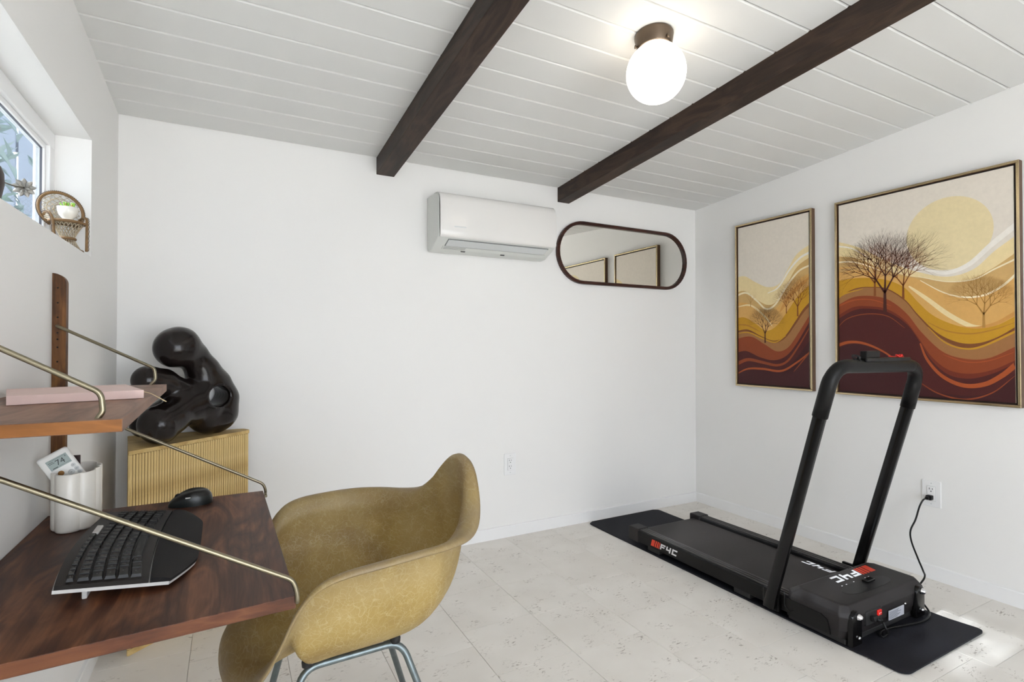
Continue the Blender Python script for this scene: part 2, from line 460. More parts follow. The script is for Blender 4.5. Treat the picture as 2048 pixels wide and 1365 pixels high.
def struct(o, label=None, cat=None):
    o['kind'] = 'structure'
    if label: o['label'] = label
    if cat: o['category'] = cat
    return o
def autosmooth(o, ang=40):
    for p in o.data.polygons: p.use_smooth = True
    me = o.data
    bm = bmesh.new(); bm.from_mesh(me)
    for e in bm.edges:
        if len(e.link_faces) == 2 and e.calc_face_angle(0) > math.radians(ang): e.smooth = False
    bm.to_mesh(me); bm.free()
    return o
def text_polys(bm, txt, M, size=0.01, mi=0, align='CENTER'):
    """flat lettering from the built-in font, placed by matrix M (text lies in local xy)"""
    cu = bpy.data.curves.new('lettering', 'FONT'); cu.body = txt; cu.size = size; cu.align_x = align; cu.align_y = 'CENTER'; cu.resolution_u = 2
    o = bpy.data.objects.new('lettering', cu); COL.objects.link(o)
    dg = bpy.context.evaluated_depsgraph_get(); me = bpy.data.meshes.new_from_object(o.evaluated_get(dg))
    nv = len(bm.verts); nf = len(bm.faces)
    bm.from_mesh(me); bm.verts.ensure_lookup_table(); bm.faces.ensure_lookup_table()
    bmesh.ops.transform(bm, matrix=M, verts=bm.verts[nv:])
    for f_ in bm.faces[nf:]: f_.material_index = mi
    bpy.data.objects.remove(o); bpy.data.curves.remove(cu); bpy.data.meshes.remove(me)
# ================================================================== THE ROOM
# ---- floor: slab + individual 12 inch tiles in staggered columns
bm = bm_new(); box(bm, (XL - 0.14, YF - 0.12, -0.06), (XR + 0.12, D + 0.12, -0.004))
floor = struct(obj('floor', bm, 'tile_joint'))
def tile_mesh(w, l):
    b = bm_new(); g = 0.0006; c = 0.0010
    x0, x1, y0, y1 = g, w - g, g, l - g
    lowr = [b.verts.new(p) for p in ((x0, y0, -0.004), (x1, y0, -0.004), (x1, y1, -0.004), (x0, y1, -0.004))]
    top = [b.verts.new(p) for p in ((x0 + c, y0 + c, 0), (x1 - c, y0 + c, 0), (x1 - c, y1 - c, 0), (x0 + c, y1 - c, 0))]
    mid = [b.verts.new(p) for p in ((x0, y0, -c), (x1, y0, -c), (x1, y1, -c), (x0, y1, -c))]
    b.faces.new(top)
    for i in range(4):
        j = (i + 1) % 4
        b.faces.new((mid[i], mid[j], top[j], top[i])); b.faces.new((lowr[i], lowr[j], mid[j], mid[i]))
    bmesh.ops.recalc_face_normals(b, faces=b.faces)
    me = bpy.data.meshes.new('tile'); b.to_mesh(me); b.free(); me.materials.append(MATS['travertine_tile']); return me
TW = 0.305
joints = {5: 2.195, 6: 2.03, 7: 1.906, 4: 1.905, 3: 2.10, 2: 2.02, 1: 2.17, 0: 1.95, 8: 2.12, 9: 2.06, 10: 1.98}
cache = {}
for c in range(11):
    x0 = XL + 0.002 + c * TW if c else XL
    x0 = 1.103 + (c - 5) * TW if c else XL
    x1 = 1.103 + (c - 4) * TW if c < 10 else XR
    off = joints[c]
    ys = [off + k * TW for k in range(-14, 5)]
    ys = [YF] + [y for y in ys if YF + 0.01 < y < D - 0.01] + [D]
    for a, b_ in zip(ys[:-1], ys[1:]):
        key = (round(x1 - x0, 4), round(b_ - a, 4))
        if key not in cache: cache[key] = tile_mesh(x1 - x0, b_ - a)
        mesh_obj('tile', cache[key], floor, (x0, a, 0))
# ---- ceiling: deck + individual V-jointed planks
bm = bm_new()
prism(bm, [(XL - 0.14, YF - 0.12, zceil(YF - 0.12) + 0.02), (XL - 0.14, D + 0.12, zceil(D + 0.12) + 0.02), (XL - 0.14, D + 0.12, zceil(D + 0.12) + 0.1), (XL - 0.14, YF - 0.12, zceil(YF - 0.12) + 0.1)], (XR - XL + 0.26, 0, 0))
ceiling = struct(obj('ceiling', bm, 'groove_shadow'))
def plank_mesh(w):
    b = bm_new(); c = 0.0058; L0 = XR - XL
    pr = [(0, 0.0006, 0.02), (0, 0.0006, c), (0, c, 0), (0, w - c, 0), (0, w - 0.0006, c), (0, w - 0.0006, 0.02)]
    prism(b, pr, (L0, 0, 0)); bmesh.ops.recalc_face_normals(b, faces=b.faces)
    me = bpy.data.meshes.new('plank'); b.to_mesh(me); b.free(); me.materials.append(MATS['ceiling_paint']); return me
PW = 0.1327; cs = math.sqrt(1 + SL * SL); pm = plank_mesh(PW * cs); seams = [D] + [2.592 - PW * k for k in range(33)]
pm0 = plank_mesh((D - 2.592) * cs); ang = -math.atan(SL)
for k in range(len(seams) - 1):
    y = seams[k + 1]
    if y < YF - 0.12: break
    mesh_obj('plank', pm0 if k == 0 else pm, ceiling, (XL, y, zceil(y)), (ang, 0, 0))
# ---- walls
bm = bm_new(); box(bm, (XL - 0.14, D, -0.06), (XR + 0.12, D + 0.12, 2.30)); struct(obj('wall_back', bm, 'wall_paint'))
bm = bm_new(); prism(bm, [(XR, YF - 0.12, -0.06), (XR, D, -0.06), (XR, D, zceil(D) + 0.05), (XR, YF - 0.12, zceil(YF - 0.12) + 0.05)], (0.12, 0, 0)); struct(obj('wall_right', bm, 'wall_paint'))
W0, W1, S0, S1 = 0.72, 2.256, 1.404, 1.802            # window opening in the left wall: y0, y1, sill, head
bm = bm_new(); e = (-0.14, 0, 0)
prism(bm, [(XL, YF - 0.12, -0.06), (XL, D, -0.06), (XL, D, S0), (XL, YF - 0.12, S0)], e)
prism(bm, [(XL, YF - 0.12, S0), (XL, W0, S0), (XL, W0, S1), (XL, YF - 0.12, S1)], e)
prism(bm, [(XL, W1, S0), (XL, D, S0), (XL, D, S1), (XL, W1, S1)], e)
prism(bm, [(XL, YF - 0.12, S1), (XL, D, S1), (XL, D, zceil(D) + 0.05), (XL, YF - 0.12, zceil(YF - 0.12) + 0.05)], e)
bmesh.ops.remove_doubles(bm, verts=bm.verts, dist=1e-5)
struct(obj('wall_left', bm, 'wall_paint', normals=False))
bm = bm_new()
for lo, hi in (((XL, YF - 0.12, -0.06), (DOOR[0], YF, 2.44)), ((DOOR[1], YF - 0.12, -0.06), (XR, YF, 2.44)), ((DOOR[0], YF - 0.12, DOOR[2]), (DOOR[1], YF, 2.44))): box(bm, lo, hi)
struct(obj('wall_front', bm, 'wall_paint'))
# ---- baseboards
def baseboard(name, a, b, inward):
    a, b, n = Vector(a), Vector(b), Vector(inward)
    bm = bm_new(); h, t, c = 0.0655, 0.012, 0.003
    prism(bm, [a, a + n * t, a + n * t + V(0, 0, h - c), a + n * (t - c) + V(0, 0, h), a + V(0, 0, h)], b - a)
    struct(obj(name, bm, 'trim_paint'))
baseboard('baseboard_back', (XL, D, 0), (XR, D, 0), (0, -1, 0))
baseboard('baseboard_right', (XR, YF, 0), (XR, D - 0.012, 0), (-1, 0, 0))
baseboard('baseboard_left', (XL, YF, 0), (XL, D - 0.012, 0), (1, 0, 0))
# ---- ceiling beams
def beam(x0, x1, label):
    bm = bm_new(); dz = 0.087; y1 = D; y0 = YF
    n = 24
    prism(bm, [(x0, y0, zceil(y0) + 0.004), (x0, y0, zceil(y0) - dz), (x0, y1, zceil(y1) - dz), (x0, y1, zceil(y1) + 0.004)], (x1 - x0, 0, 0))
    bmesh.ops.recalc_face_normals(bm, faces=bm.faces)
    bmesh.ops.bevel(bm, geom=[e_ for e_ in bm.edges if abs((e_.verts[0].co - e_.verts[1].co).y) > 1], offset=0.003, segments=2, affect='EDGES', profile=0.5)
    struct(obj('ceiling_beam', bm, 'beam_wood'), label, 'beam')
beam(0.667, 0.760, 'dark-stained ceiling beam left of the globe lamp')
beam(1.777, 1.863, 'dark-stained ceiling beam right of the globe lamp')
# ---- left window: vinyl frame, sash bead, pane
def window_left():
    x0, x1 = XL - 0.14, XL - 0.097
    b = bm_new(); fw = 0.052
    for lo, hi in (((x0, W0, S0), (x1, W1, S0 + fw)), ((x0, W0, S1 - fw), (x1, W1, S1)), ((x0, W1 - fw, S0 + fw), (x1, W1, S1 - fw)), ((x0, W0, S0 + fw), (x1, W0 + fw, S1 - fw))):
        box(b, lo, hi, bev=0.003)
    w = obj('window_1', b, 'vinyl_frame'); struct(w, 'white vinyl window frame deep in the left wall recess', 'window')
    b = bm_new(); f2 = 0.016; y0, y1, z0, z1 = W0 + fw, W1 - fw, S0 + fw, S1 - fw; xa, xb = x0 + 0.008, x1 - 0.010
    for lo, hi in (((xa, y0, z0), (xb, y1, z0 + f2)), ((xa, y0, z1 - f2), (xb, y1, z1)), ((xa, y1 - f2, z0 + f2), (xb, y1, z1 - f2)), ((xa, y0, z0 + f2), (xb, y0 + f2, z1 - f2))):
        box(b, lo, hi, bev=0.002)
    obj('sash', b, 'vinyl_frame', w)
    b = bm_new(); box(b, (xa + 0.008, y0 + f2 - 0.004, z0 + f2 - 0.004), (xa + 0.012, y1 - f2 + 0.004, z1 - f2 + 0.004)); obj('pane', b, 'dimming_glass', w)
    b = bm_new(); g = 0.0025                                   # dark gasket line round the glass
    ya, yb, za, zb = y0 + f2 - 0.001, y1 - f2 + 0.001, z0 + f2 - 0.001, z1 - f2 + 0.001
    for lo, hi in (((xb - 0.012, ya, zb - g), (xb - 0.006, yb, zb)), ((xb - 0.012, ya, za), (xb - 0.006, yb, za + g)), ((xb - 0.012, yb - g, za), (xb - 0.006, yb, zb))):
        box(b, lo, hi)
    obj('gasket', b, 'ink_grey', w)
window_left()
# ---- glazed sliding door behind the camera (lights the room)
def glass_door():
    x0, x1, h = DOOR; y0, y1 = YF - 0.09, YF - 0.03; f = 0.06
    b = bm_new(); xm = (x0 + x1) / 2
    for lo, hi in (((x0, y0, 0), (x0 + f, y1, h)), ((x1 - f, y0, 0), (x1, y1, h)), ((x0 + f, y0, h - f), (x1 - f, y1, h)), ((x0 + f, y0, 0), (x1 - f, y1, 0.05)), ((xm - 0.04, y0, 0.05), (xm + 0.04, y1, h - f))):
        box(b, lo, hi, bev=0.003)
    d = obj('door_1', b, 'vinyl_frame'); struct(d, 'white framed glazed sliding door behind the viewer', 'door')
    for xa, xb in ((x0 + f, xm - 0.04), (xm + 0.04, x1 - f)):
        b = bm_new(); box(b, (xa - 0.005, YF - 0.062, 0.045), (xb + 0.005, YF - 0.058, h - f + 0.005)); obj('pane', b, 'window_glass', d)
glass_door()
# ---- outside: ground, pale board fence, shrubs
bm = bm_new(); box(bm, (-9, -9, -0.30), (9, 9, -0.12)); struct(obj('ground', bm, 'ground_out'))
def fence():
    t = thing('board_fence', 'pale grey vertical board fence seen through the left window', 'fence', (-2.0, 4.35, -0.12))
    w = 0.14; me = None
    for k in range(24):
        x = -3.9 + k * (w + 0.012)
        if me is None:
            b = bm_new(); box(b, (0, 0, 0), (w, 0.02, 2.75), bev=0.004, seg=1); bmesh.ops.recalc_face_normals(b, faces=b.faces)
            me = bpy.data.meshes.new('board'); b.to_mesh(me); b.free(); me.materials.append(MATS['fence_paint'])
        mesh_obj('board', me, t, (x + 2.0, 0, 0))
    for z in (0.5, 2.3):
        b = bm_new(); box(b, (-3.9, 4.371, z), (-0.28, 4.41, z + 0.09), bev=0.004); obj('rail', b, 'fence_paint', t)
fence()
def shrub(label, loc, height, spread, nleaf, lsize, z0, seed, fan=False):
    rnd = random.Random(seed)
    t = thing('leafy_shrub', label, 'shrub', loc, group='shrubs outside the window')
    b = bm_new(); tips = []
    for k in range(9):
        a = rnd.uniform(0, 6.28); l = rnd.uniform(0.5, 1) * height; s = spread * rnd.uniform(0.3, 1)
        p = [V(0, 0, 0), V(math.cos(a) * s * 0.3, math.sin(a) * s * 0.3, l * 0.5), V(math.cos(a) * s, math.sin(a) * s, l)]
        tube(b, [Vector(q) for q in spline(p, 5)], [0.012 - 0.0009 * i for i in range(11)], 5); tips.append(p)
    obj('branches', b, 'bark_out', t, world=False)
    b = bm_new()
    for k in range(nleaf):
        a = rnd.uniform(0, 6.28); rr = spread * math.sqrt(rnd.random()); z = rnd.uniform(z0, height)
        c = V(math.cos(a) * rr, math.sin(a) * rr, z)
        M = Tm(c, (rnd.uniform(-1.2, 1.2), rnd.uniform(-1.2, 1.2), rnd.uniform(0, 6.28)))
        L_, w = lsize * rnd.uniform(0.7, 1.4), lsize * rnd.uniform(0.10, 0.2)
        vs_ = [b.verts.new(M @ V(*q)) for q in ((0, 0, 0), (L_ * 0.4, w, 0.012), (L_, 0, -0.01), (L_ * 0.4, -w, 0.012), (L_ * 0.4, 0, 0))]
        for q in ((0, 4, 1), (4, 2, 1), (0, 3, 4), (3, 2, 4)): b.faces.new([vs_[i] for i in q])
    o = obj('foliage', b, 'leaf_out', t, world=False); o['kind'] = 'stuff'
shrub('pale narrow-leaved shrub against the fence outside the window', (-1.30, 3.45, -0.12), 2.65, 0.42, 700, 0.13, 1.2, 3)
shrub('tall leafy shrub beside the window, dappling the sunlight', (-1.75, 1.25, -0.12), 2.9, 0.66, 2300, 0.085, 1.5, 5)
# ================================================================== FIXTURES ON CEILING AND WALLS
# ---- globe ceiling lamp
def ceiling_lamp():
    cx, cy = 1.291, 1.380
    t = thing('globe_ceiling_lamp', 'lit white glass globe lamp with a bronze base on the plank ceiling', 'lamp', (cx, cy, zceil(cy)))
    t.rotation_euler = (ang, 0, 0)
    b = bm_new(); lathe(b, [(0, 0.0), (0.064, 0.0), (0.066, -0.004), (0.066, -0.010), (0.062, -0.030), (0.058, -0.046), (0.056, -0.050), (0.050, -0.050), (0.050, -0.044), (0, -0.040)], 40)
    base = obj('base', b, 'lamp_bronze', t, world=False); autosmooth(base, 35)
    for k in range(3):
        a = k * 2.094 + 0.55
        b = bm_new(); lathe(b, [(0, 0), (0.0035, 0), (0.0035, 0.010), (0.006, 0.010), (0.006, 0.014), (0, 0.015)], 10, M=Tm((0.054 * math.cos(a), 0.054 * math.sin(a), -0.042), (0, math.pi / 2, a)))
        b2 = obj('screw', b, 'lamp_bronze', base, world=False)
    b = bm_new(); R, zc = 0.1005, -0.139; pr = [(0.047, -0.044)]
    for i in range(1, 25):
        th = math.radians(27) + (math.pi - math.radians(27)) * i / 24; pr.append((R * math.sin(th), zc + R * math.cos(th)))
    pr[-1] = (0, zc - R); lathe(b, pr, 48)
    obj('globe', b, 'lamp_globe', t, world=False)
ceiling_lamp()

# ---- mini-split air conditioner on the back wall
def air_conditioner():
    x0, x1 = 0.940, 1.648
    t = thing('wall_air_conditioner', 'white wall-mounted air conditioner beside the oval mirror', 'air conditioner', (1.294, D, 1.612))
    P = lambda d, z: (x0, D - d, z)
    b = bm_new()
    prism(b, [P(0.001, 1.624), P(0.001, 1.902), P(0.115, 1.902), P(0.158, 1.893), P(0.176, 1.868), P(0.182, 1.80), P(0.182, 1.690), P(0.176, 1.664), P(0.160, 1.655), P(0.062, 1.612), P(0.016, 1.610)], (x1 - x0, 0, 0))
    bmesh.ops.recalc_face_normals(b, faces=b.faces)
    bmesh.ops.bevel(b, geom=[e for e in b.edges if abs(e.verts[0].co.x - e.verts[1].co.x) < 1e-6], offset=0.006, segments=3, profile=0.5, affect='EDGES')
    autosmooth(obj('body', b, 'ac_side', t), 35)
    b = bm_new()                                              # glossy curved front panel
    out = [(0.100, 1.9045), (0.140, 1.903), (0.166, 1.896), (0.182, 1.882), (0.191, 1.858), (0.1955, 1.82), (0.197, 1.77), (0.197, 1.70), (0.195, 1.675), (0.188, 1.664)]
    inn = [(d - 0.010, z - (0.008 if z > 1.87 else 0)) for d, z in out][::-1]; inn[0] = (0.180, 1.668)
    xa, xb = x0 + 0.004, x1 - 0.004
    prism(b, [(xa, D - d, z) for d, z in out + inn], (xb - xa, 0, 0))
    bmesh.ops.recalc_face_normals(b, faces=b.faces)
    bmesh.ops.bevel(b, geom=[e for e in b.edges if abs(e.verts[0].co.x - e.verts[1].co.x) < 1e-6 and min(e.verts[0].co.y, e.verts[1].co.y) < D - 0.15], offset=0.005, segments=3, profile=0.5, affect='EDGES')
    fp = autosmooth(obj('front_panel', b, 'ac_white', t), 35)
    b = bm_new(); box(b, (1.02, D - 0.1985, 1.716), (1.085, D - 0.1965, 1.7225), bev=0.0008, seg=1); obj('badge', b, 'ac_grey', fp)
    # discharge slot on the sloping underside, flap, gap lines
    a0, a1 = V(0, D - 0.170, 1.6585), V(0, D - 0.066, 1.6125); dn = (a1 - a0).normalized(); nn = V(0, dn.z, -dn.y)
    if nn.z > 0: nn = -nn
    def strip(s0, s1, xa, xb, h0, h1, name, m, par):
        b = bm_new(); q = [a0 + dn * s0 + nn * h0, a0 + dn * s1 + nn * h0, a0 + dn * s1 + nn * h1, a0 + dn * s0 + nn * h1]
        prism(b, [V(xa, p.y, p.z) for p in q], (xb - xa, 0, 0)); return obj(name, b, m, par)
    slot = strip(0.002, 0.090, 0.998, 1.606, -0.004, 0.0012, 'discharge_slot', 'ac_gap', t)
    fl = strip(0.006, 0.058, 1.002, 1.602, 0.0, 0.0045, 'flap', 'ac_grey', t)
    strip(0.064, 0.093, 0.990, 1.614, 0.0, 0.004, 'lower_grille', 'ac_side', t)
    for xx in (1.105, 1.345): strip(0.098, 0.106, xx, xx + 0.024, -0.001, 0.003, 'clip', 'ac_dark', t)
    for k in range(4): strip(0.067 + k * 0.006, 0.0685 + k * 0.006, 0.995, 1.12, 0.003, 0.0045, 'caution_print', 'ac_gap', t)
air_conditioner()

# ---- pill-shaped mirror
def mirror():
    cx, cz, hw, hh = 2.304, 1.690, 0.532, 0.187
    t = thing('oval_mirror', 'long pill-shaped mirror in a thin dark wood frame on the back wall', 'mirror', (cx, D, cz - hh - 0.012))
    def path(hw, hh, n=20):
        p = []
        for s, a0 in ((1, -90), (-1, 90)):
            for k in range(n + 1):
                a = math.radians(a0 + 180 * k / n); p.append((cx + s * (hw - hh) + hh * math.cos(a), cz + hh * math.sin(a)))
        return p
    b = bm_new(); prism(b, [(x, D - 0.003, z) for x, z in path(hw, hh)], (0, -0.006, 0)); obj('mirror_glass', b, 'mirror_glass', t)
    b = bm_new(); sec = [(-0.010, 0.0), (-0.010, 0.020), (-0.006, 0.024), (0.006, 0.024), (0.010, 0.020), (0.010, 0.0)]
    rings = []
    for off, d in sec:
        rings.append([b.verts.new((x, D - 0.001 - d, z)) for x, z in path(hw + off, hh + off)])
    n = len(rings[0])
    for i in range(len(sec)):
        a, c = rings[i], rings[(i + 1) % len(sec)]
        for k in range(n): b.faces.new((a[k], a[(k + 1) % n], c[(k + 1) % n], c[k]))
    autosmooth(obj('frame', b, 'mirror_frame', t), 30)
mirror()

# ---- two framed paintings on the right wall
PCOL = {'cream': (226, 217, 204), 'haze': (238, 232, 222), 'sun': (229, 212, 168), 'pale': (234, 213, 162), 'sand': (206, 168, 108), 'peach': (216, 168, 98),
        'apricot': (206, 150, 78), 'gold': (196, 146, 36), 'ochre': (176, 124, 44), 'brown': (158, 110, 66), 'umber': (124, 74, 38), 'rust': (138, 64, 32), 'brick': (112, 44, 26), 'maroon': (76, 28, 26), 'plum': (62, 24, 26),
        'orange': (164, 78, 36), 'line': (240, 226, 190), 'tree_dark': (72, 34, 26), 'tree_mid': (132, 78, 36), 'tree_pale': (176, 132, 66)}
for k_, v_ in PCOL.items(): mat('paint_' + k_, srgb(*v_), 0.55, spec=0.35, noise=(60, 0.03), bump=(180, 0.25))
PK = list(PCOL)
def painting(label, ya, yb, za, zb, cv, layers):
    """ya > yb: left and right edges seen from the room"""
    t = thing('framed_painting', label, 'painting', (XR, (ya + yb) / 2, za), group='pair of framed hill paintings')
    xf = XR - 0.034; fw, lw = 0.0105, 0.009
    def ring(name, m, y0, y1, z0, z1, w, xa, xb, par, bev=0.0):
        b = bm_new()
        for lo, hi in (((xa, y1, z0), (xb, y0, z0 + w)), ((xa, y1, z1 - w), (xb, y0, z1)), ((xa, y1, z0 + w), (xb, y1 + w, z1 - w)), ((xa, y0 - w, z0 + w), (xb, y0, z1 - w))):
            box(b, lo, hi, bev=bev, seg=2)
        return obj(name, b, m, par)
    fr = ring('frame', 'frame_side', ya, yb, za, zb, 0.012, xf + 0.004, XR - 0.0005, t)
    ring('frame_face', 'frame_brass', ya, yb, za, zb, fw, xf, xf + 0.005, fr, 0.0018)
    ring('liner', 'frame_liner', ya - fw, yb + fw, za + fw, zb - fw, lw, xf + 0.014, XR - 0.004, t)
    y0, y1, z0, z1 = ya - fw - lw, yb + fw + lw, za + fw + lw, zb - fw - lw
    xc = xf + 0.007
    b = bm_new(); box(b, (xc, y1, z0), (XR - 0.003, y0, z1))
    for f_ in b.faces: f_.material_index = PK.index('cream')
    cnt = [0]
    def P(px, py):
        q = onX(*cv(px, py), xc); return (min(max(q.y, y1), y0), min(max(q.z, z0), z1))
    def poly(pts, col):
        cnt[0] += 1; x = xc - 0.00005 * cnt[0]
        pts2 = []
        for q in pts:
            if not pts2 or (abs(q[0] - pts2[-1][0]) + abs(q[1] - pts2[-1][1])) > 1e-5: pts2.append(q)
        if len(pts2) < 3: return
        f_ = b.faces.new([b.verts.new((x, q[0], q[1])) for q in pts2]); f_.material_index = PK.index(col)
        if f_.calc_center_median() and (f_.normal_update() or f_.normal.x > 0): f_.normal_flip()
    def strips(c1, c2, col):
        """fill between two equally long curves with quads"""
        cnt[0] += 1; x = xc - 0.00005 * cnt[0]
        A = [b.verts.new((x, q[0], q[1])) for q in c1]; B = [b.verts.new((x, q[0], q[1])) for q in c2]
        for i in range(len(A) - 1):
            if (A[i].co - A[i + 1].co).length < 1e-6 and (B[i].co - B[i + 1].co).length < 1e-6: continue
            try: f_ = b.faces.new((A[i], A[i + 1], B[i + 1], B[i])); f_.material_index = PK.index(col)
            except Exception: pass
    for ly in layers:
        kind = ly[0]
        if kind == 'band':
            c = [P(*q) for q in spline(ly[2], 10)]; c[0] = (y0, c[0][1]); c[-1] = (y1, c[-1][1])
            strips(c, [(q[0], z0) for q in c], ly[1])
        elif kind == 'line':
            pts = spline(ly[2], 10); n = len(pts); w = ly[3]; tp = ly[4] if len(ly) > 4 else 'both'; a, c = [], []
            for i, q in enumerate(pts):
                s = i / (n - 1); k = {'both': math.sin(math.pi * s) ** 0.6, 'left': s ** 0.7, 'right': (1 - s) ** 0.7, 'none': 1.0}[tp]
                d = np.array(pts[min(i + 1, n - 1)]) - np.array(pts[max(i - 1, 0)]); nn = np.array([-d[1], d[0]]) / (np.hypot(*d) + 1e-9)
                h = (0.25 + 0.75 * k) * w / 2
                a.append(P(*(q + nn * h))); c.append(P(*(q - nn * h)))
            strips(a, c, ly[1])
        elif kind == 'disc':
            ctr = P(*ly[2]); top = P(ly[2][0], ly[2][1] - ly[3]); bot = P(ly[2][0], ly[2][1] + ly[3]); r_ = abs(top[1] - bot[1]) / 2
            poly([(ctr[0] - r_ * math.cos(a), ctr[1] + r_ * math.sin(a)) for a in [2 * math.pi * k / 64 for k in range(64)]], ly[1])
        elif kind == 'tree':
            base = P(*ly[2]); top = P(ly[2][0], ly[3]); H_ = top[1] - base[1]; rnd = random.Random(ly[4]); cnt[0] += 1; x = xc - 0.00005 * cnt[0]; mi = PK.index(ly[1])
            def limb(y, z, a, l, w, dep):
                y2, z2 = y + math.sin(a) * l, z + math.cos(a) * l; ny, nz = math.cos(a), -math.sin(a); w2 = w * 0.68
                if not (y1 < y2 < y0): return
                f_ = b.faces.new([b.verts.new((x, q[0], q[1])) for q in ((y - ny * w, z - nz * w), (y + ny * w, z + nz * w), (y2 + ny * w2, z2 + nz * w2), (y2 - ny * w2, z2 - nz * w2))]); f_.material_index = mi
                if dep == 0: return
                nb = 3 if dep > 3 else 2
                for k in range(nb):
                    aa = a + (k - (nb - 1) / 2) * (0.52 if nb == 3 else 0.44) + rnd.uniform(-0.13, 0.13)
                    limb(y2, z2, aa * 0.98, l * rnd.uniform(0.70, 0.86), w2 * 0.82, dep - 1)
            limb(base[0], base[1], 0.0, H_ * 0.24, H_ * 0.021, ly[5])
    o = obj('canvas', b, ['paint_' + k_ for k_ in PK], t, normals=False)
big = lambda x, y: (1650 + x / 2.6256, 310 + y / 2.6256)
painting('large square-ish painting of a pale sun over rolling brown hills and bare trees', 1.7255, 0.9575, 0.843, 1.886, big, [
    ('disc', 'sun', (643, 413), 191),
    ('band', 'pale', [(60, 455), (180, 488), (330, 560), (470, 610), (640, 640), (780, 600), (890, 505), (1000, 425)]),
    ('line', 'haze', [(470, 590), (560, 612), (650, 618), (760, 572), (870, 475), (1000, 370)], 30, 'left'),
    ('line', 'haze', [(60, 480), (140, 492), (230, 540)], 8, 'right'),
    ('band', 'sand', [(60, 533), (170, 545), (300, 600), (430, 635), (520, 648), (640, 668), (760, 655), (880, 596), (1000, 515)]),
    ('line', 'line', [(60, 566), (130, 562), (200, 575), (300, 612)], 9, 'right'),
    ('line', 'line', [(490, 640), (640, 666), (780, 654), (890, 600), (1000, 548)], 9, 'left'),
    ('band', 'peach', [(60, 592), (170, 592), (300, 622), (420, 640), (500, 658), (600, 712), (720, 745), (850, 735), (930, 690), (1000, 620)]),
    ('line', 'line', [(500, 660), (620, 722), (730, 748), (840, 736), (930, 690), (1000, 630)], 13, 'left'),
    ('line', 'sand', [(60, 612), (170, 600), (300, 628), (420, 650)], 14, 'right'),
    ('band', 'peach', [(60, 640), (170, 628), (290, 640), (400, 668), (470, 690), (600, 745), (740, 770), (870, 760), (1000, 700)]),
    ('line', 'pale', [(440, 690), (540, 760), (650, 840), (770, 900), (860, 905)], 26, 'both'),
    ('line', 'apricot', [(700, 905), (800, 908), (900, 885), (1000, 832)], 22, 'left'),
    ('band', 'gold', [(60, 664), (160, 648), (250, 648), (340, 662), (420, 700), (490, 775), (570, 845), (680, 893), (790, 913), (900, 896), (1000, 848)]),
    ('line', 'ochre', [(540, 880), (640, 925), (760, 940), (880, 920), (1000, 880)], 8, 'both'),
    ('band', 'umber', [(60, 752), (160, 702), (250, 694), (330, 704), (420, 760), (490, 840), (590, 935), (700, 985), (800, 990), (900, 960), (1000, 905)]),
    ('band', 'brown', [(60, 760), (160, 706), (250, 698), (330, 710), (420, 768), (490, 850), (590, 950), (700, 1008), (800, 1012), (900, 980), (1000, 925)]),
    ('line', 'gold', [(540, 905), (630, 985), (730, 1018), (830, 1005), (1000, 928)], 12, 'left'),
    ('line', 'gold', [(60, 757), (110, 728), (200, 704)], 10, 'right'),
    ('band', 'rust', [(60, 795), (150, 748), (250, 742), (340, 765), (430, 835), (510, 935), (620, 1035), (740, 1072), (860, 1068), (1000, 1008)]),
    ('line', 'orange', [(60, 800), (150, 764), (250, 762), (350, 795)], 9, 'right'),
    ('line', 'orange', [(620, 1050), (740, 1088), (860, 1082), (1000, 1035)], 6, 'both'),
    ('band', 'brick', [(60, 850), (150, 800), (240, 796), (330, 812), (420, 870), (490, 960), (560, 1060), (650, 1130), (760, 1150), (880, 1130), (1000, 1080)]),
    ('band', 'maroon', [(60, 868), (150, 818), (230, 808), (330, 826), (430, 890), (500, 985), (560, 1080), (650, 1155), (760, 1176), (880, 1150), (1000, 1095)]),
    ('line', 'rust', [(60, 915), (120, 860), (220, 836), (330, 848), (420, 910)], 5, 'both'),
    ('line', 'orange', [(500, 990), (540, 1080), (620, 1165), (730, 1212), (840, 1205), (930, 1160), (1000, 1105)], 30, 'left'),
    ('band', 'plum', [(60, 1020), (150, 995), (240, 1010), (330, 1055), (430, 1150), (540, 1230), (680, 1262), (820, 1262), (920, 1222), (1000, 1150)]),
    ('line', 'orange', [(60, 1004), (130, 984), (210, 992), (310, 1035), (400, 1100)], 17, 'right'),
    ('line', 'rust', [(490, 1190), (600, 1255), (740, 1285), (880, 1250), (1000, 1160)], 8, 'both'),
    ('tree', 'tree_pale', (835, 908), 612, 4, 7), ('tree', 'tree_mid', (263, 742), 455, 11, 7), ('tree', 'tree_mid', (412, 756), 468, 12, 7), ('tree', 'tree_dark', (316, 828), 398, 5, 7)])
sm = lambda x, y: (1440 + x / 3.25, 390 + y / 3.25)
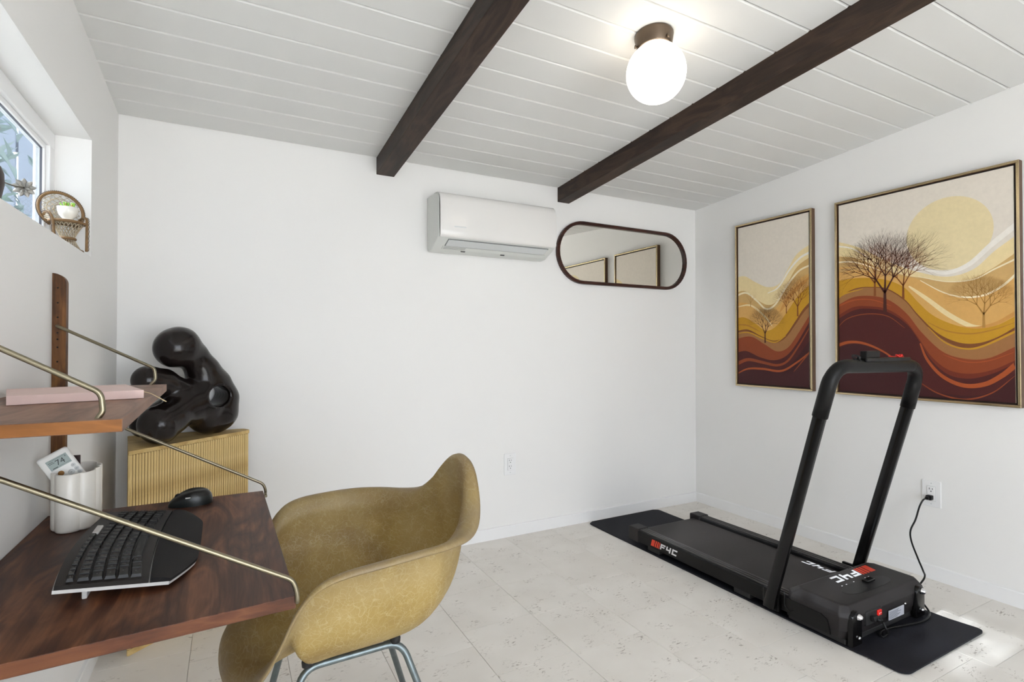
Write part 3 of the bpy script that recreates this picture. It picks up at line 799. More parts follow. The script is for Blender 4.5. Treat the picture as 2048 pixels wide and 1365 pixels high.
painting('narrow upright painting of rolling brown hills with small bare trees', 2.3720, 1.8560, 0.847, 1.890, sm, [
    ('band', 'pale', [(95, 542), (160, 530), (230, 568), (310, 600), (385, 578), (440, 485), (500, 385), (590, 318)]),
    ('line', 'haze', [(310, 640), (380, 600), (450, 490), (520, 410), (590, 370)], 14, 'left'),
    ('band', 'sand', [(95, 640), (160, 626), (230, 676), (310, 716), (370, 690), (430, 592), (500, 470), (590, 400)]),
    ('line', 'line', [(95, 662), (170, 638), (240, 690), (300, 742), (360, 712), (430, 600), (510, 498), (590, 455)], 11, 'none'),
    ('band', 'peach', [(95, 704), (170, 704), (250, 745), (320, 762), (385, 715), (450, 622), (520, 545), (590, 505)]),
    ('line', 'apricot', [(390, 760), (470, 640), (590, 530)], 26, 'both'),
    ('line', 'pale', [(107, 730), (200, 720), (290, 790), (340, 855)], 12, 'both'),
    ('band', 'gold', [(95, 806), (160, 798), (230, 838), (300, 884), (370, 850), (440, 755), (510, 655), (590, 580)]),
    ('line', 'ochre', [(110, 845), (180, 850), (260, 890)], 10, 'both'),
    ('band', 'umber', [(95, 890), (180, 876), (270, 920), (350, 948), (420, 920), (490, 822), (540, 745), (590, 690)]),
    ('band', 'brown', [(95, 898), (180, 888), (270, 932), (350, 962), (420, 936), (490, 845), (540, 770), (590, 715)]),
    ('line', 'gold', [(110, 902), (190, 896), (280, 935), (360, 958), (430, 915)], 9, 'both'),
    ('band', 'rust', [(95, 940), (200, 922), (290, 972), (370, 1018), (440, 995), (500, 915), (590, 770)]),
    ('band', 'maroon', [(95, 1032), (170, 1016), (260, 1056), (350, 1076), (430, 1048), (500, 965), (590, 810)]),
    ('line', 'rust', [(100, 1105), (180, 1072), (270, 1088), (370, 1108), (440, 1080), (510, 985), (590, 850)], 22, 'right'),
    ('band', 'plum', [(95, 1150), (200, 1120), (320, 1130), (420, 1125), (500, 1060), (600, 920)]),
    ('line', 'orange', [(100, 1170), (180, 1132), (280, 1132), (400, 1145), (500, 1090), (600, 1010)], 14, 'both'),
    ('line', 'rust', [(480, 1150), (530, 1090), (600, 1000)], 10, 'left'),
    ('tree', 'tree_pale', (200, 728), 625, 8, 4), ('tree', 'tree_mid', (432, 772), 600, 9, 6), ('tree', 'tree_mid', (506, 790), 530, 10, 7), ('tree', 'tree_dark', (294, 962), 722, 6, 7)])

# ---- power outlets
def outlet(label, origin, u, w):
    u, w, v = Vector(u), Vector(w), Vector((0, 0, 1)); o3 = Vector(origin)
    M = Matrix(((u.x, v.x, w.x, o3.x), (u.y, v.y, w.y, o3.y), (u.z, v.z, w.z, o3.z), (0, 0, 0, 1)))
    t = thing('wall_outlet', label, 'outlet', o3, group='wall outlets')
    b = bm_new(); box(b, (-0.039, -0.062, 0.0002), (0.039, 0.062, 0.0055), bev=0.0022, M=M); pl = obj('cover_plate', b, 'outlet_white', t)
    for s in (-1, 1):
        b = bm_new(); lathe(b, [(0, 0.0072), (0.0028, 0.0066), (0.0028, 0.005), (0, 0.005)], 12, M=M @ Tm((0, s * 0.0485, 0))); obj('screw', b, 'ac_grey', pl)
    b = bm_new(); box(b, (-0.0172, -0.0342, 0.0045), (0.0172, 0.0342, 0.0058), M=M); obj('receptacle_gap', b, 'ac_gap', t)
    b = bm_new(); box(b, (-0.0165, -0.0335, 0.004), (0.0165, 0.0335, 0.0082), bev=0.001, M=M); rc = obj('receptacle', b, 'outlet_white', t)
    for s in (-1, 1):
        b = bm_new(); c = s * 0.017
        box(b, (-0.0078, c + 0.001, 0.0078), (-0.0052, c + 0.010, 0.0085), M=M); box(b, (0.0050, c + 0.002, 0.0078), (0.0073, c + 0.009, 0.0085), M=M)
        lathe(b, [(0, 0.0085), (0.0026, 0.0085), (0.0026, 0.0075), (0, 0.0075)], 12, M=M @ Tm((0, c - 0.0065, 0))); obj('slots', b, 'slot_dark', rc)
    return M
outlet('white wall outlet on the back wall, nothing plugged in', (1.445, D, 0.418), (1, 0, 0), (0, -1, 0))
OUT_M = outlet('white wall outlet on the right wall with a black plug', (XR, 1.2945, 0.4035), (0, -1, 0), (-1, 0, 0))
# ================================================================== TREADMILL, MAT, CORD
def exercise_mat():
    x0, x1, y0, y1, r = 1.982, 2.552, 0.950, 2.702, 0.035
    out = []
    for cx, cy, a0 in ((x1 - r, y1 - r, 0), (x0 + r, y1 - r, 90), (x0 + r, y0 + r, 180), (x1 - r, y0 + r, 270)):
        out += [(cx + r * math.cos(math.radians(a0 + 15 * k)), cy + r * math.sin(math.radians(a0 + 15 * k))) for k in range(7)]
    b = bm_new(); nx, ny = 24, 90; h = 0.006
    def inset(y):                                             # half-plane width at this y inside the rounded outline
        for yc, s in ((y0 + r, -1), (y1 - r, 1)):
            d = (y - yc) * s
            if d > 0: return r - math.sqrt(max(r * r - d * d, 0))
        return 0.0
    def lift(x, y):
        t_ = max(0.0, 1.10 - y) / 0.15; s = (x - x0) / (x1 - x0)
        z = 0.010 * t_ * t_ * (0.35 + 0.65 * s) + 0.006 * math.exp(-((y - 1.05) / 0.05) ** 2) * (1 - s) ** 2
        if y > 2.42: z += 0.004 * ((y - 2.42) / 0.28) ** 2 * (0.5 + 0.5 * s)
        return z
    grid = []
    for j in range(ny + 1):
        y = y0 + (y1 - y0) * j / ny
        if j < 6: y = y0 + r * (1 - math.cos(j / 6 * math.pi / 2)) * 1.0
        ins = inset(y); row = []
        sx = 0.016 * (y - 1.8) / 0.9                           # lies a touch askew
        for i in range(nx + 1):
            x = x0 + ins + (x1 - x0 - 2 * ins) * i / nx; row.append((x - sx * 0.6, y, 0.0005 + lift(x, y)))
        grid.append(row)
    top = [[b.verts.new((p[0], p[1], p[2] + h)) for p in row] for row in grid]; bot = [[b.verts.new(p) for p in row] for row in grid]
    for j in range(ny):
        for i in range(nx):
            b.faces.new((top[j][i], top[j][i + 1], top[j + 1][i + 1], top[j + 1][i])); b.faces.new((bot[j][i], bot[j + 1][i], bot[j + 1][i + 1], bot[j][i + 1]))
    for j in range(ny):
        b.faces.new((top[j][0], top[j + 1][0], bot[j + 1][0], bot[j][0])); b.faces.new((top[j][nx], bot[j][nx], bot[j + 1][nx], top[j + 1][nx]))
    for i in range(nx):
        b.faces.new((top[0][i], bot[0][i], bot[0][i + 1], top[0][i + 1])); b.faces.new((top[ny][i], top[ny][i + 1], bot[ny][i + 1], bot[ny][i]))
    o = obj('exercise_mat', b, 'rubber_mat'); autosmooth(o, 50)
    tag(o, 'thin black rubber mat under the folding treadmill', 'mat')
exercise_mat()

def logo(b, M, h, red=True, white=True):
    """slanted bars and the blocky letters FYC; local x reads along, y up, origin lower left; materials 0 red, 1 white"""
    sh = 0.30; x = 0.0
    def rect(x0, y0, x1, y1, mi, z):
        q = [(x0 + sh * y0, y0), (x1 + sh * y0, y0), (x1 + sh * y1, y1), (x0 + sh * y1, y1)]
        f_ = b.faces.new([b.verts.new(M @ V(p[0] * h, p[1] * h, z)) for p in q]); f_.material_index = mi
    if red:
        for w in (0.80, 0.32, 0.28, 0.20):
            rect(x, -0.08, x + w, 1.08, 0, 0.0005); x += w + 0.15
        x += 0.02
    if white:
        for L_ in ([(0, 0, .3, 1), (0, .74, 1.12, 1), (.3, .36, .98, .60)], [(0, .36, .3, 1), (0, .30, 1.05, .56), (.76, 0, 1.06, 1)], [(0, 0, .3, 1), (0, .74, 1.12, 1), (0, 0, 1.1, .26)]):
            for k, r_ in enumerate(L_): rect(x + r_[0], r_[1], x + r_[2], r_[3], 1, 0.0005 + 0.00008 * k)
            x += 1.36
def axes(o3, u, v):
    u, v = Vector(u).normalized(), Vector(v); v = (v - u * v.dot(u)).normalized(); w = u.cross(v); o3 = Vector(o3)
    return Matrix(((u.x, v.x, w.x, o3.x), (u.y, v.y, w.y, o3.y), (u.z, v.z, w.z, o3.z), (0, 0, 0, 1)))

def treadmill():
    t = thing('folding_treadmill', 'black folding treadmill with upright handlebar on a black mat', 'treadmill', (2.26, 1.72, 0.0075))
    X0, X1 = 1.990, 2.530; rw = 0.068
    b = bm_new(); box(b, (2.04, 1.30, 0.030), (2.48, 2.30, 0.062), bev=0.004); obj('deck', b, 'black_plastic', t)
    # belt: one loop round the deck
    b = bm_new(); yb0, yb1, zt, zb = 1.28, 2.318, 0.079, 0.020; zc, rr = (zt + zb) / 2, (zt - zb) / 2; pr = [(yb0, zt), (yb1 - rr, zt)]
    for k in range(1, 12): a = math.pi / 2 - math.pi * k / 12; pr.append((yb1 - rr + rr * math.cos(a), zc + rr * math.sin(a)))
    pr += [(yb1 - rr, zb), (yb0, zb)]
    xa, xb = 2.072, 2.448
    A = [b.verts.new((xa, y, z)) for y, z in pr]; B = [b.verts.new((xb, y, z)) for y, z in pr]
    for i in range(len(pr) - 1): b.faces.new((A[i], A[i + 1], B[i + 1], B[i]))
    belt = autosmooth(obj('running_belt', b, 'rubber_belt', t), 50)
    b = bm_new(); M = axes((2.436, 1.440, zt + 0.0005), (0, 1, 0), (-1, 0, 0)); logo(b, M, 0.036, red=False); obj('belt_logo', b, ['red_print', 'white_print'], belt)
    # side rails with ridged tops, end caps
    for s, xo in ((0, X0), (1, X1 - rw)):
        b = bm_new(); box(b, (xo, 1.30, 0.028), (xo + rw, 2.262, 0.0905), bev=0.004)
        rl = obj('side_rail', b, 'black_satin', t)
        for k in range(3):
            b = bm_new(); xx = xo + 0.010 + k * 0.018; box(b, (xx, 1.32, 0.088), (xx + 0.012, 2.258, 0.0945), bev=0.002); obj('foot_strip', b, 'rail_strip', rl)
        b = bm_new(); box(b, (xo - 0.003, 2.256, 0.024), (xo + rw + 0.003, 2.336, 0.0975), bev=0.006, seg=3); cap = obj('end_cap', b, 'hood_plastic', t)
        b = bm_new(); lathe(b, [(0, 0.003), (0.005, 0.002), (0.005, 0), (0, 0)], 12, M=axes((xo + rw / 2, 2.3365, 0.055), (-1, 0, 0), (0, 0, 1))); obj('screw', b, 'chrome', cap)
        for yf in (2.10, 1.55):
            b = bm_new(); box(b, (xo - 0.001, yf, 0.0078), (xo + rw, yf + 0.085, 0.034), bev=0.005); obj('foot', b, 'rubber_black', t)
    b = bm_new(); p0 = onX(1302, 1088, X0); M = axes((X0 - 0.0006, p0.y, p0.z - 0.006), (0, -1, 0), (0, 0, 1)); logo(b, M, 0.030); obj('side_logo', b, ['red_print', 'white_print'], t)
    # motor hood: lofted chamfered box
    def ring(z, x0, x1, y0, y1, c): return [(x0 + c, y0, z), (x1 - c, y0, z), (x1, y0 + c, z), (x1, y1 - c, z), (x1 - c, y1, z), (x0 + c, y1, z), (x0, y1 - c, z), (x0, y0 + c, z)]
    rings = [ring(0.026, 1.985, 2.515, 1.150, 1.372, 0.02), ring(0.060, 1.972, 2.530, 1.136, 1.375, 0.026), ring(0.112, 1.968, 2.534, 1.130, 1.375, 0.028), ring(0.126, 1.971, 2.529, 1.134, 1.372, 0.028), ring(0.150, 1.988, 2.502, 1.146, 1.338, 0.020), ring(0.1515, 1.996, 2.494, 1.152, 1.332, 0.018)]
    b = bm_new(); R = [[b.verts.new(p) for p in rg] for rg in rings]
    for a, c in zip(R[:-1], R[1:]):
        for k in range(8): b.faces.new((a[k], a[(k + 1) % 8], c[(k + 1) % 8], c[k]))
    b.faces.new(R[0][::-1]); b.faces.new(R[-1])
    bmesh.ops.recalc_face_normals(b, faces=b.faces)
    bmesh.ops.bevel(b, geom=list(b.edges), offset=0.0025, segments=2, profile=0.5, affect='EDGES')
    hood = obj('motor_hood', b, 'hood_plastic', t)
    b = bm_new(); M = axes((2.440, 1.318, 0.1517), (-1, 0, 0), (0, -1, 0)); logo(b, M, 0.044); obj('hood_logo', b, ['red_print', 'white_print'], hood)
    # display window on the hood and receiver nub
    b = bm_new(); pts = []
    cx, cy, hw, hh = 2.245, 1.212, 0.150, 0.034
    for k in range(28):
        a = 2 * math.pi * k / 28; pts.append((cx + hw * math.copysign(abs(math.cos(a)) ** 0.6, math.cos(a)), cy + hh * math.copysign(abs(math.sin(a)) ** 0.8, math.sin(a)), 0.1512))
    prism(b, pts, (0, 0, 0.0012)); obj('display_window', b, 'black_satin', hood)
    b = bm_new(); box(b, (2.262, 1.216, 0.151), (2.318, 1.240, 0.160), bev=0.003); obj('receiver', b, 'black_gloss', hood)
    for dx in (-0.10, -0.07, -0.02, 0.06, 0.085):
        b = bm_new(); box(b, (2.245 + dx, 1.249, 0.1515), (2.251 + dx, 1.252, 0.1523)); obj('icon_print', b, 'white_print', hood)
    # lower side cut-outs
    b = bm_new(); prism(b, [(1.9662, 1.19, 0.034), (1.9662, 1.36, 0.034), (1.9662, 1.36, 0.098), (1.9662, 1.225, 0.098), (1.9662, 1.20, 0.085)], (0.008, 0, 0)); obj('side_inlay', b, 'black_satin', hood)
    b = bm_new(); box(b, (1.99, 1.148, 0.0085), (2.51, 1.372, 0.030), bev=0.004); obj('underframe', b, 'rubber_black', t)
    # corner brackets with chrome bolts at the front
    for xc in (2.020, 2.462):
        b = bm_new(); pts = []
        for k in range(13): a = math.pi * k / 12; pts.append((xc - 0.030 * math.cos(a), 1.139, 0.108 + 0.027 * math.sin(a)))
        pts += [(xc + 0.030, 1.139, 0.012), (xc - 0.030, 1.139, 0.012)]
        prism(b, pts, (0, -0.018, 0)); bmesh.ops.recalc_face_normals(b, faces=b.faces)
        bmesh.ops.bevel(b, geom=[e_ for e_ in b.edges if abs(e_.verts[0].co.y - e_.verts[1].co.y) < 1e-6 and e_.verts[0].co.y < 1.125], offset=0.004, segments=3, profile=0.5, affect='EDGES')
        br = autosmooth(obj('wheel_bracket', b, 'black_gloss', t), 35)
        b = bm_new(); lathe(b, [(0.0125, 0), (0.0125, 0.003), (0.0105, 0.005), (0.0095, 0.010), (0.006, 0.0135), (0, 0.015)], 20, M=axes((xc + 0.004, 1.1195, 0.116), (1, 0, 0), (0, 0, 1))); obj('dome_bolt', b, 'chrome', br)
        b = bm_new(); lathe(b, [(0.007, 0), (0.007, 0.004), (0.004, 0.006), (0, 0.006)], 6, M=axes((xc + 0.006, 1.1195, 0.040), (1, 0, 0), (0, 0, 1))); obj('hex_bolt', b, 'chrome', br)
    # socket recess, switch, rating plate on the front face
    yf = 1.1285
    p = onY(1738, 1222, yf); q = onY(1774, 1243, yf)
    b = bm_new(); box(b, (2.085, 1.1255, 0.064), (2.190, 1.140, 0.116), bev=0.004); rec = obj('socket_recess', b, 'rubber_black', hood)
    s0 = onY(1758, 1225, 1.124); b = bm_new(); box(b, (s0.x - 0.012, 1.119, s0.z - 0.010), (s0.x + 0.012, 1.126, s0.z + 0.010), bev=0.002); sw = obj('power_switch', b, 'red_plastic', rec)
    b = bm_new(); box(b, (s0.x - 0.0065, 1.1183, s0.z - 0.005), (s0.x - 0.0040, 1.1190, s0.z + 0.001)); box(b, (s0.x + 0.002, 1.1183, s0.z - 0.0015), (s0.x + 0.0055, 1.1190, s0.z + 0.0005)); obj('switch_mark', b, 'white_print', sw)
    a0 = onY(1777, 1220, yf); a1 = onY(1807, 1213, yf)
    x0, x1, zt_ = a0.x, a1.x, (a0.z + a1.z) / 2
    b = bm_new(); box(b, (x0, 1.1265, zt_ - 0.036), (x1, 1.1295, zt_), bev=0.0003, seg=1); pl = obj('rating_plate', b, 'grey_sticker', hood)
    for k in range(7):
        b = bm_new(); w = (x1 - x0) * random.uniform(0.5, 0.9); box(b, (x0 + 0.003, 1.1260, zt_ - 0.006 - k * 0.0042), (x0 + 0.003 + w, 1.1266, zt_ - 0.0045 - k * 0.0042)); obj('fine_print', b, 'ink_grey', pl)
    b = bm_new(); lathe(b, [(0.005, 0), (0.005, 0.003), (0.003, 0.0042), (0, 0.0042)], 14, M=axes((x1 + 0.010, 1.1285, zt_ + 0.002), (1, 0, 0), (0, 0, 1))); obj('screw', b, 'chrome', hood)
    # folding posts
    yb, ztop = 1.438, 0.872
    for xc, lab in ((1.962, 'L'), (2.548, 'R')):
        bot = V(xc, yb if lab == 'L' else 1.425, 0.034); top = V(xc if lab == 'L' else 2.523, 1.211 if lab == 'L' else 1.186, ztop)
        top = bot + (top - bot) * 0.972; d = (top - bot).normalized(); n = V(0, d.z, -d.y); w = V(1, 0, 0)
        b = bm_new(); hw_, hd = 0.0225, 0.0125; c = 0.004
        sec = [(hw_ - c, hd), (hw_, hd - c), (hw_, -hd + c), (hw_ - c, -hd), (-hw_ + c, -hd), (-hw_, -hd + c), (-hw_, hd - c), (-hw_ + c, hd)]
        prism(b, [bot + n * p[0] + w * p[1] for p in sec], top - bot); po = autosmooth(obj('post', b, 'black_gloss', t), 50)
        sgn = -1 if lab == 'L' else 1
        for k, (m_, zz) in enumerate((('chrome', 0.008), ('chrome', 0.055))):
            b = bm_new(); pc = bot + d * (0.012 + k * 0.07) - n * 0.010
            lathe(b, [(0.004, 0), (0.004, 0.002), (0, 0.0035)], 10, M=axes(pc + w * sgn * 0.0125, (0, 1, 0), (0, 0, -sgn))); obj('rivet', b, m_, po)
        b = bm_new(); xi = 1.974 if lab == 'L' else 2.532
        box(b, (min(xi, xi + 0.014), 1.405, 0.020), (max(xi, xi + 0.014), 1.475, 0.098), bev=0.003); obj('hinge_plate', b, 'black_satin', t)
    # pull wire by the left hinge
    b = bm_new(); pts = fillet([V(1.978, 1.418, 0.110), V(1.972, 1.375, 0.116), V(1.966, 1.372, 0.060), V(1.966, 1.345, 0.052), V(1.966, 1.335, 0.062)], 0.012, 4); tube(b, pts, 0.0022, 6); obj('pull_wire', b, 'black_gloss', t)
    # handlebar: grips and cross bar
    Lp, Rp = V(1.962, 1.2205, 0.836), V(2.5240, 1.1935, 0.846)
    Lc, Rc = V(1.962, 1.167, 1.028), V(2.519, 1.148, 1.023)
    path = fillet([Lp, Lc, Rc, Rp], 0.085, 10)
    b = bm_new(); tube(b, path, 0.0205, 16); hb = obj('handlebar', b, 'black_satin', t)
    # sleeves (rectangular-ish foam grips near both bends)
    i1 = [p_ for p_ in path if p_.x < 2.085 or p_.z < 0.9 and p_.x < 2.2]
    gl = [p_ for p_ in path[:16]]; gl.append(V(2.07, gl[-1].y, gl[-1].z)) if gl[-1].x < 2.07 else None
    b = bm_new(); tube(b, gl, [0.0275] * 4 + [0.0265] * (len(gl) - 6) + [0.0245, 0.0235], 16); obj('grip', b, 'black_plastic', hb)
    gr = path[-13:]; b = bm_new(); tube(b, gr, [0.0225, 0.0235] + [0.0260] * (len(gr) - 4) + [0.0270] * 2, 16); obj('grip', b, 'black_plastic', hb)
    # device ledge on the bar, phone rest, safety key, cable tangle
    y0 = 1.156; l0, l1 = onY(1722, 722, y0), onY(1811, 722, y0)
    b = bm_new(); box(b, (l0.x, y0 - 0.020, 1.042), (l1.x, y0 + 0.020, 1.058), bev=0.004); led = obj('device_ledge', b, 'black_satin', t)
    p0, p1 = onY(1728, 718, y0), onY(1755, 705, y0)
    b = bm_new(); box(b, (p0.x, y0 - 0.010, 1.056), (p1.x, y0 + 0.016, 1.084), bev=0.004); obj('phone_rest', b, 'black_plastic', led)
    k0 = onY(1799, 713, y0); b = bm_new()
    tube(b, [V(k0.x + 0.012 * math.cos(a) + 0.004 * math.sin(2 * a), y0 + 0.008 * math.sin(a), 1.063 + 0.004 * math.sin(3 * a)) for a in [2 * math.pi * i / 20 for i in range(20)]], 0.0042, 6, closed=True)
    tube(b, [V(k0.x - 0.02, y0, 1.061), V(k0.x - 0.05, y0 - 0.004, 1.0605), V(k0.x - 0.085, y0 - 0.003, 1.063)], 0.0018, 5)
    box(b, (k0.x - 0.008, y0 - 0.006, 1.057), (k0.x + 0.020, y0 + 0.006, 1.065), bev=0.002); obj('safety_key', b, 'red_plastic', led)
    c0 = onY(1714, 722, y0); b = bm_new(); rnd = random.Random(2); pts = [V(c0.x + rnd.uniform(-0.022, 0.03), y0 + rnd.uniform(-0.014, 0.014), 1.050 + rnd.uniform(-0.004, 0.020)) for k in range(16)]
    tube(b, [Vector(q) for q in spline(pts, 6)], 0.0022, 6); obj('cable_tangle', b, 'rubber_black', led)
treadmill()

def power_cord():
    t = thing('power_cord', 'black power cord from the right wall outlet to the treadmill', 'cord', (2.62, 1.14, 0.012))
    pc = OUT_M @ V(0, -0.017, 0.0)
    b = bm_new(); M = axes(pc + V(-0.009, 0, 0), (0, -1, 0), (0, 0, 1))
    box(b, (-0.012, -0.011, 0.0), (0.012, 0.011, 0.026), bev=0.004, M=M); box(b, (-0.007, -0.007, 0.024), (0.007, 0.007, 0.044), bev=0.003, M=M); obj('wall_plug', b, 'black_plastic', t)
    s = pc + V(-0.052, 0, 0)
    pix = [((1846, 1001), 2.885), ((1839, 1014), 2.870), ((1831, 1040), 2.862), ((1821, 1062), 2.845), ((1823, 1084), 2.822), ((1836, 1118), 2.77), ((1846, 1142), 2.72), ((1849, 1156), 2.67)]
    pts = [s] + [onX(*p, x) for p, x in pix]
    pts += [V(2.60, 1.20, 0.050)] + [onZ(px_, py_, 0.0155) for px_, py_ in ((1857, 1222), (1858, 1233), (1849, 1242), (1823, 1249), (1786, 1256), (1765, 1262), (1760, 1269), (1767, 1275), (1776, 1266))] + [V(2.150, 1.090, 0.050), V(2.146, 1.100, 0.078)]
    b = bm_new(); tube(b, [Vector(q) for q in spline(pts, 8)], 0.0037, 8); obj('cable', b, 'black_satin', t)
    b = bm_new(); M = axes((2.118, 1.124, 0.088), (0.9, 0, -0.1), (0, 0.35, 1)); box(b, (-0.013, -0.009, 0.0), (0.013, 0.009, 0.018), bev=0.003, M=M); tube(b, [V(2.124, 1.110, 0.088), V(2.134, 1.103, 0.087), V(2.143, 1.100, 0.085)], [0.008, 0.0065, 0.005], 10)
    obj('connector', b, 'black_plastic', t)
power_cord()
# ================================================================== WALL-HUNG DESK CORNER
DZ, SZ = 0.660, 0.995                                         # desk top and shelf top heights
def wall_rail(y0, y1, label):
    t = thing('wall_rail', label, 'wall rail', (XL, (y0 + y1) / 2, 0.42), group='slotted wall rails')
    b = bm_new(); xf = XL + 0.0295; pr = [(XL + 0.0003, 0.42), (xf, 0.42), (xf, 1.270)]
    for k in range(1, 9): a = math.pi / 2 * k / 8; pr.append((XL + 0.0003 + (0.0292) * math.cos(a), 1.270 + 0.026 * math.sin(a)))
    prism(b, [(x, y0, z) for x, z in pr], (0, y1 - y0, 0)); obj('upright', b, 'rail_wood', t)
    for py in (576, 606, 635, 666, 679, 695, 724, 752):
        z = onY(115, py, 1.814).z
        b = bm_new(); lathe(b, [(0, 0.0006), (0.0022, 0.0006), (0.0022, -0.004), (0, -0.004)], 10, M=axes((-0.4025, y0, z), (1, 0, 0), (0, 0, 1))); obj('peg_hole', b, 'hole_dark', t)
    return t
wall_rail(1.814, 1.838, 'narrow teak wall rail with peg holes and rounded top beside the sculpture')
wall_rail(0.940, 0.964, 'teak wall rail with peg holes at the near end of the desk')
def extend(p, q, X): d = q - p; return p + d * ((X - p.x) / d.x)
def rod(b, pts, r=0.0041, fil=0.016): tube(b, fillet(pts, fil, 5), r, 10)

def wall_desk():
    nr, fr = onZ(592, 1192, DZ), onZ(526, 982, DZ); nl, fl = onZ(0, 1330, DZ), onZ(211, 1019, DZ)
    xw = XL + 0.001
    nl, fl = extend(nr, nl, xw), extend(fr, fl, xw)
    t = thing('wall_desk', 'dark walnut wall-hung desk board carried by brass rods', 'desk', (-0.15, 1.40, DZ - 0.022))
    b = bm_new(); pts = [nl, nr, fr, fl]; pts = [V(p.x, p.y, DZ) for p in pts]
    A = [b.verts.new(p) for p in pts]; B = [b.verts.new(p - V(0, 0, 0.0225)) for p in pts]
    b.faces.new(A); b.faces.new(B[::-1])
    for i in range(4): f_ = b.faces.new((A[i], B[i], B[(i + 1) % 4], A[(i + 1) % 4])); f_.material_index = 1 if i == 0 else 0
    bmesh.ops.recalc_face_normals(b, faces=b.faces)
    bmesh.ops.bevel(b, geom=list(b.edges), offset=0.0012, segments=2, profile=0.5, affect='EDGES')
    obj('desktop', b, ['walnut', 'desk_edge'], t)
    Y = fr.y + 0.004
    p0, p1, p2 = onY(252, 858, Y), onY(526, 968, Y), onY(531, 986, Y); a = extend(p1, p0, -0.4025)
    b = bm_new(); rod(b, [V(-0.4025, 1.818, a.z), V(-0.4025, Y, a.z), p1, V(p2.x, Y, DZ + 0.002), V(p2.x, Y, DZ - 0.014), V(p2.x, Y - 0.02, DZ - 0.014)], fil=[0, .008, .012, .012, .008, 0]); obj('support_rod', b, 'brass', t)
    Y = nr.y - 0.003
    p0, p1, p2 = onY(0, 960, Y), onY(587, 1161, Y), onY(595, 1180, Y); a = extend(p1, p0, -0.4025)
    b = bm_new(); rod(b, [V(-0.4025, 0.958, a.z), V(-0.4025, Y, a.z), p1, V(p2.x, Y, DZ + 0.002), V(p2.x, Y, DZ - 0.012), V(p2.x, Y + 0.02, DZ - 0.012)], fil=[0, .008, .012, .012, .008, 0]); obj('support_rod', b, 'brass', t)
    return nr, fr
wall_desk()

def wall_shelf():
    nr, fr = onZ(245.5, 838, SZ), onZ(333.4, 769, SZ)
    xw = XL + 0.001; nl, fl = V(xw, nr.y + 0.004, SZ), V(xw, fr.y, SZ)
    t = thing('wall_shelf', 'short walnut wall shelf above the desk on brass rods', 'shelf', (-0.28, 1.35, SZ - 0.019))
    b = bm_new(); pts = [nl, nr, fr, fl]
    # notch round the far rail
    A = [b.verts.new(V(p.x, p.y, SZ)) for p in pts]; B = [b.verts.new(V(p.x, p.y, SZ - 0.019)) for p in pts]
    b.faces.new(A); b.faces.new(B[::-1])
    for i in range(4): f_ = b.faces.new((A[i], B[i], B[(i + 1) % 4], A[(i + 1) % 4])); f_.material_index = 1 if i == 0 else 0
    bmesh.ops.recalc_face_normals(b, faces=b.faces)
    bmesh.ops.bevel(b, geom=list(b.edges), offset=0.001, segments=2, profile=0.5, affect='EDGES')
    obj('shelf_board', b, ['walnut_shelf', 'teak_edge'], t)
    Y = fr.y - 0.012
    a = onY(115, 652, 1.80); p1, p2, p3 = onY(309, 737, Y), onY(311, 760, Y), onY(302, 769, Y)
    b = bm_new(); rod(b, [V(-0.4025, 1.818, a.z), V(-0.4025, 1.806, a.z), p1, p2, V(p3.x, Y, SZ + 0.001), V(p3.x - 0.004, Y, SZ - 0.010)], fil=[0, .006, .010, .008, .004, 0]); obj('support_rod', b, 'brass', t)
    Y = nr.y + 0.022
    p0, p1, p2, p3 = onY(0, 697, Y), onY(202, 786, Y), onY(206, 824, Y), onY(196, 836, Y); a = extend(p1, p0, -0.4025)
    b = bm_new(); rod(b, [V(-0.4025, 0.958, a.z), V(-0.4025, Y, a.z), p1, p2, V(p3.x, Y, SZ + 0.001), V(p3.x - 0.004, Y, SZ - 0.010)], fil=[0, .006, .010, .008, .004, 0]); obj('support_rod', b, 'brass', t)
wall_shelf()

def notebook():
    a = math.radians(15.5); u, v = V(math.cos(a), math.sin(a), 0), V(-math.sin(a), math.cos(a), 0)
    o3 = V(-0.348, 1.252, SZ + 0.0006)
    t = thing('pink_notebook', 'pale pink cloth-bound notebook lying on the wall shelf', 'notebook', o3)
    M = axes(o3, u, v); w, d, h = 0.203, 0.222, 0.0165
    b = bm_new(); box(b, (0, 0, 0), (w, d, 0.0022), bev=0.0006, M=M); box(b, (0, 0, h - 0.0022), (w, d, h), bev=0.0006, M=M); box(b, (0, 0, 0.001), (w, 0.003, h - 0.001), bev=0.0006, M=M); obj('cover', b, 'pink_cover', t)
    b = bm_new(); box(b, (0.004, 0.002, 0.0020), (w - 0.004, d - 0.004, h - 0.0020), M=M); obj('page_block', b, 'pages', t)
    b = bm_new(); pts = [M @ V(w - 0.006, 0.06, 0.008), M @ V(w + 0.006, 0.058, 0.009)]
    pts += [onZ(300, 787, SZ + 0.006), onZ(316, 795, SZ + 0.003), onZ(331, 803, SZ + 0.001)]
    sp = [Vector(q) for q in spline(pts, 6)]; tube(b, sp, 0.001, 6, flat=(0.0006, 0.0022)); obj('ribbon', b, 'ribbon', t)
notebook()

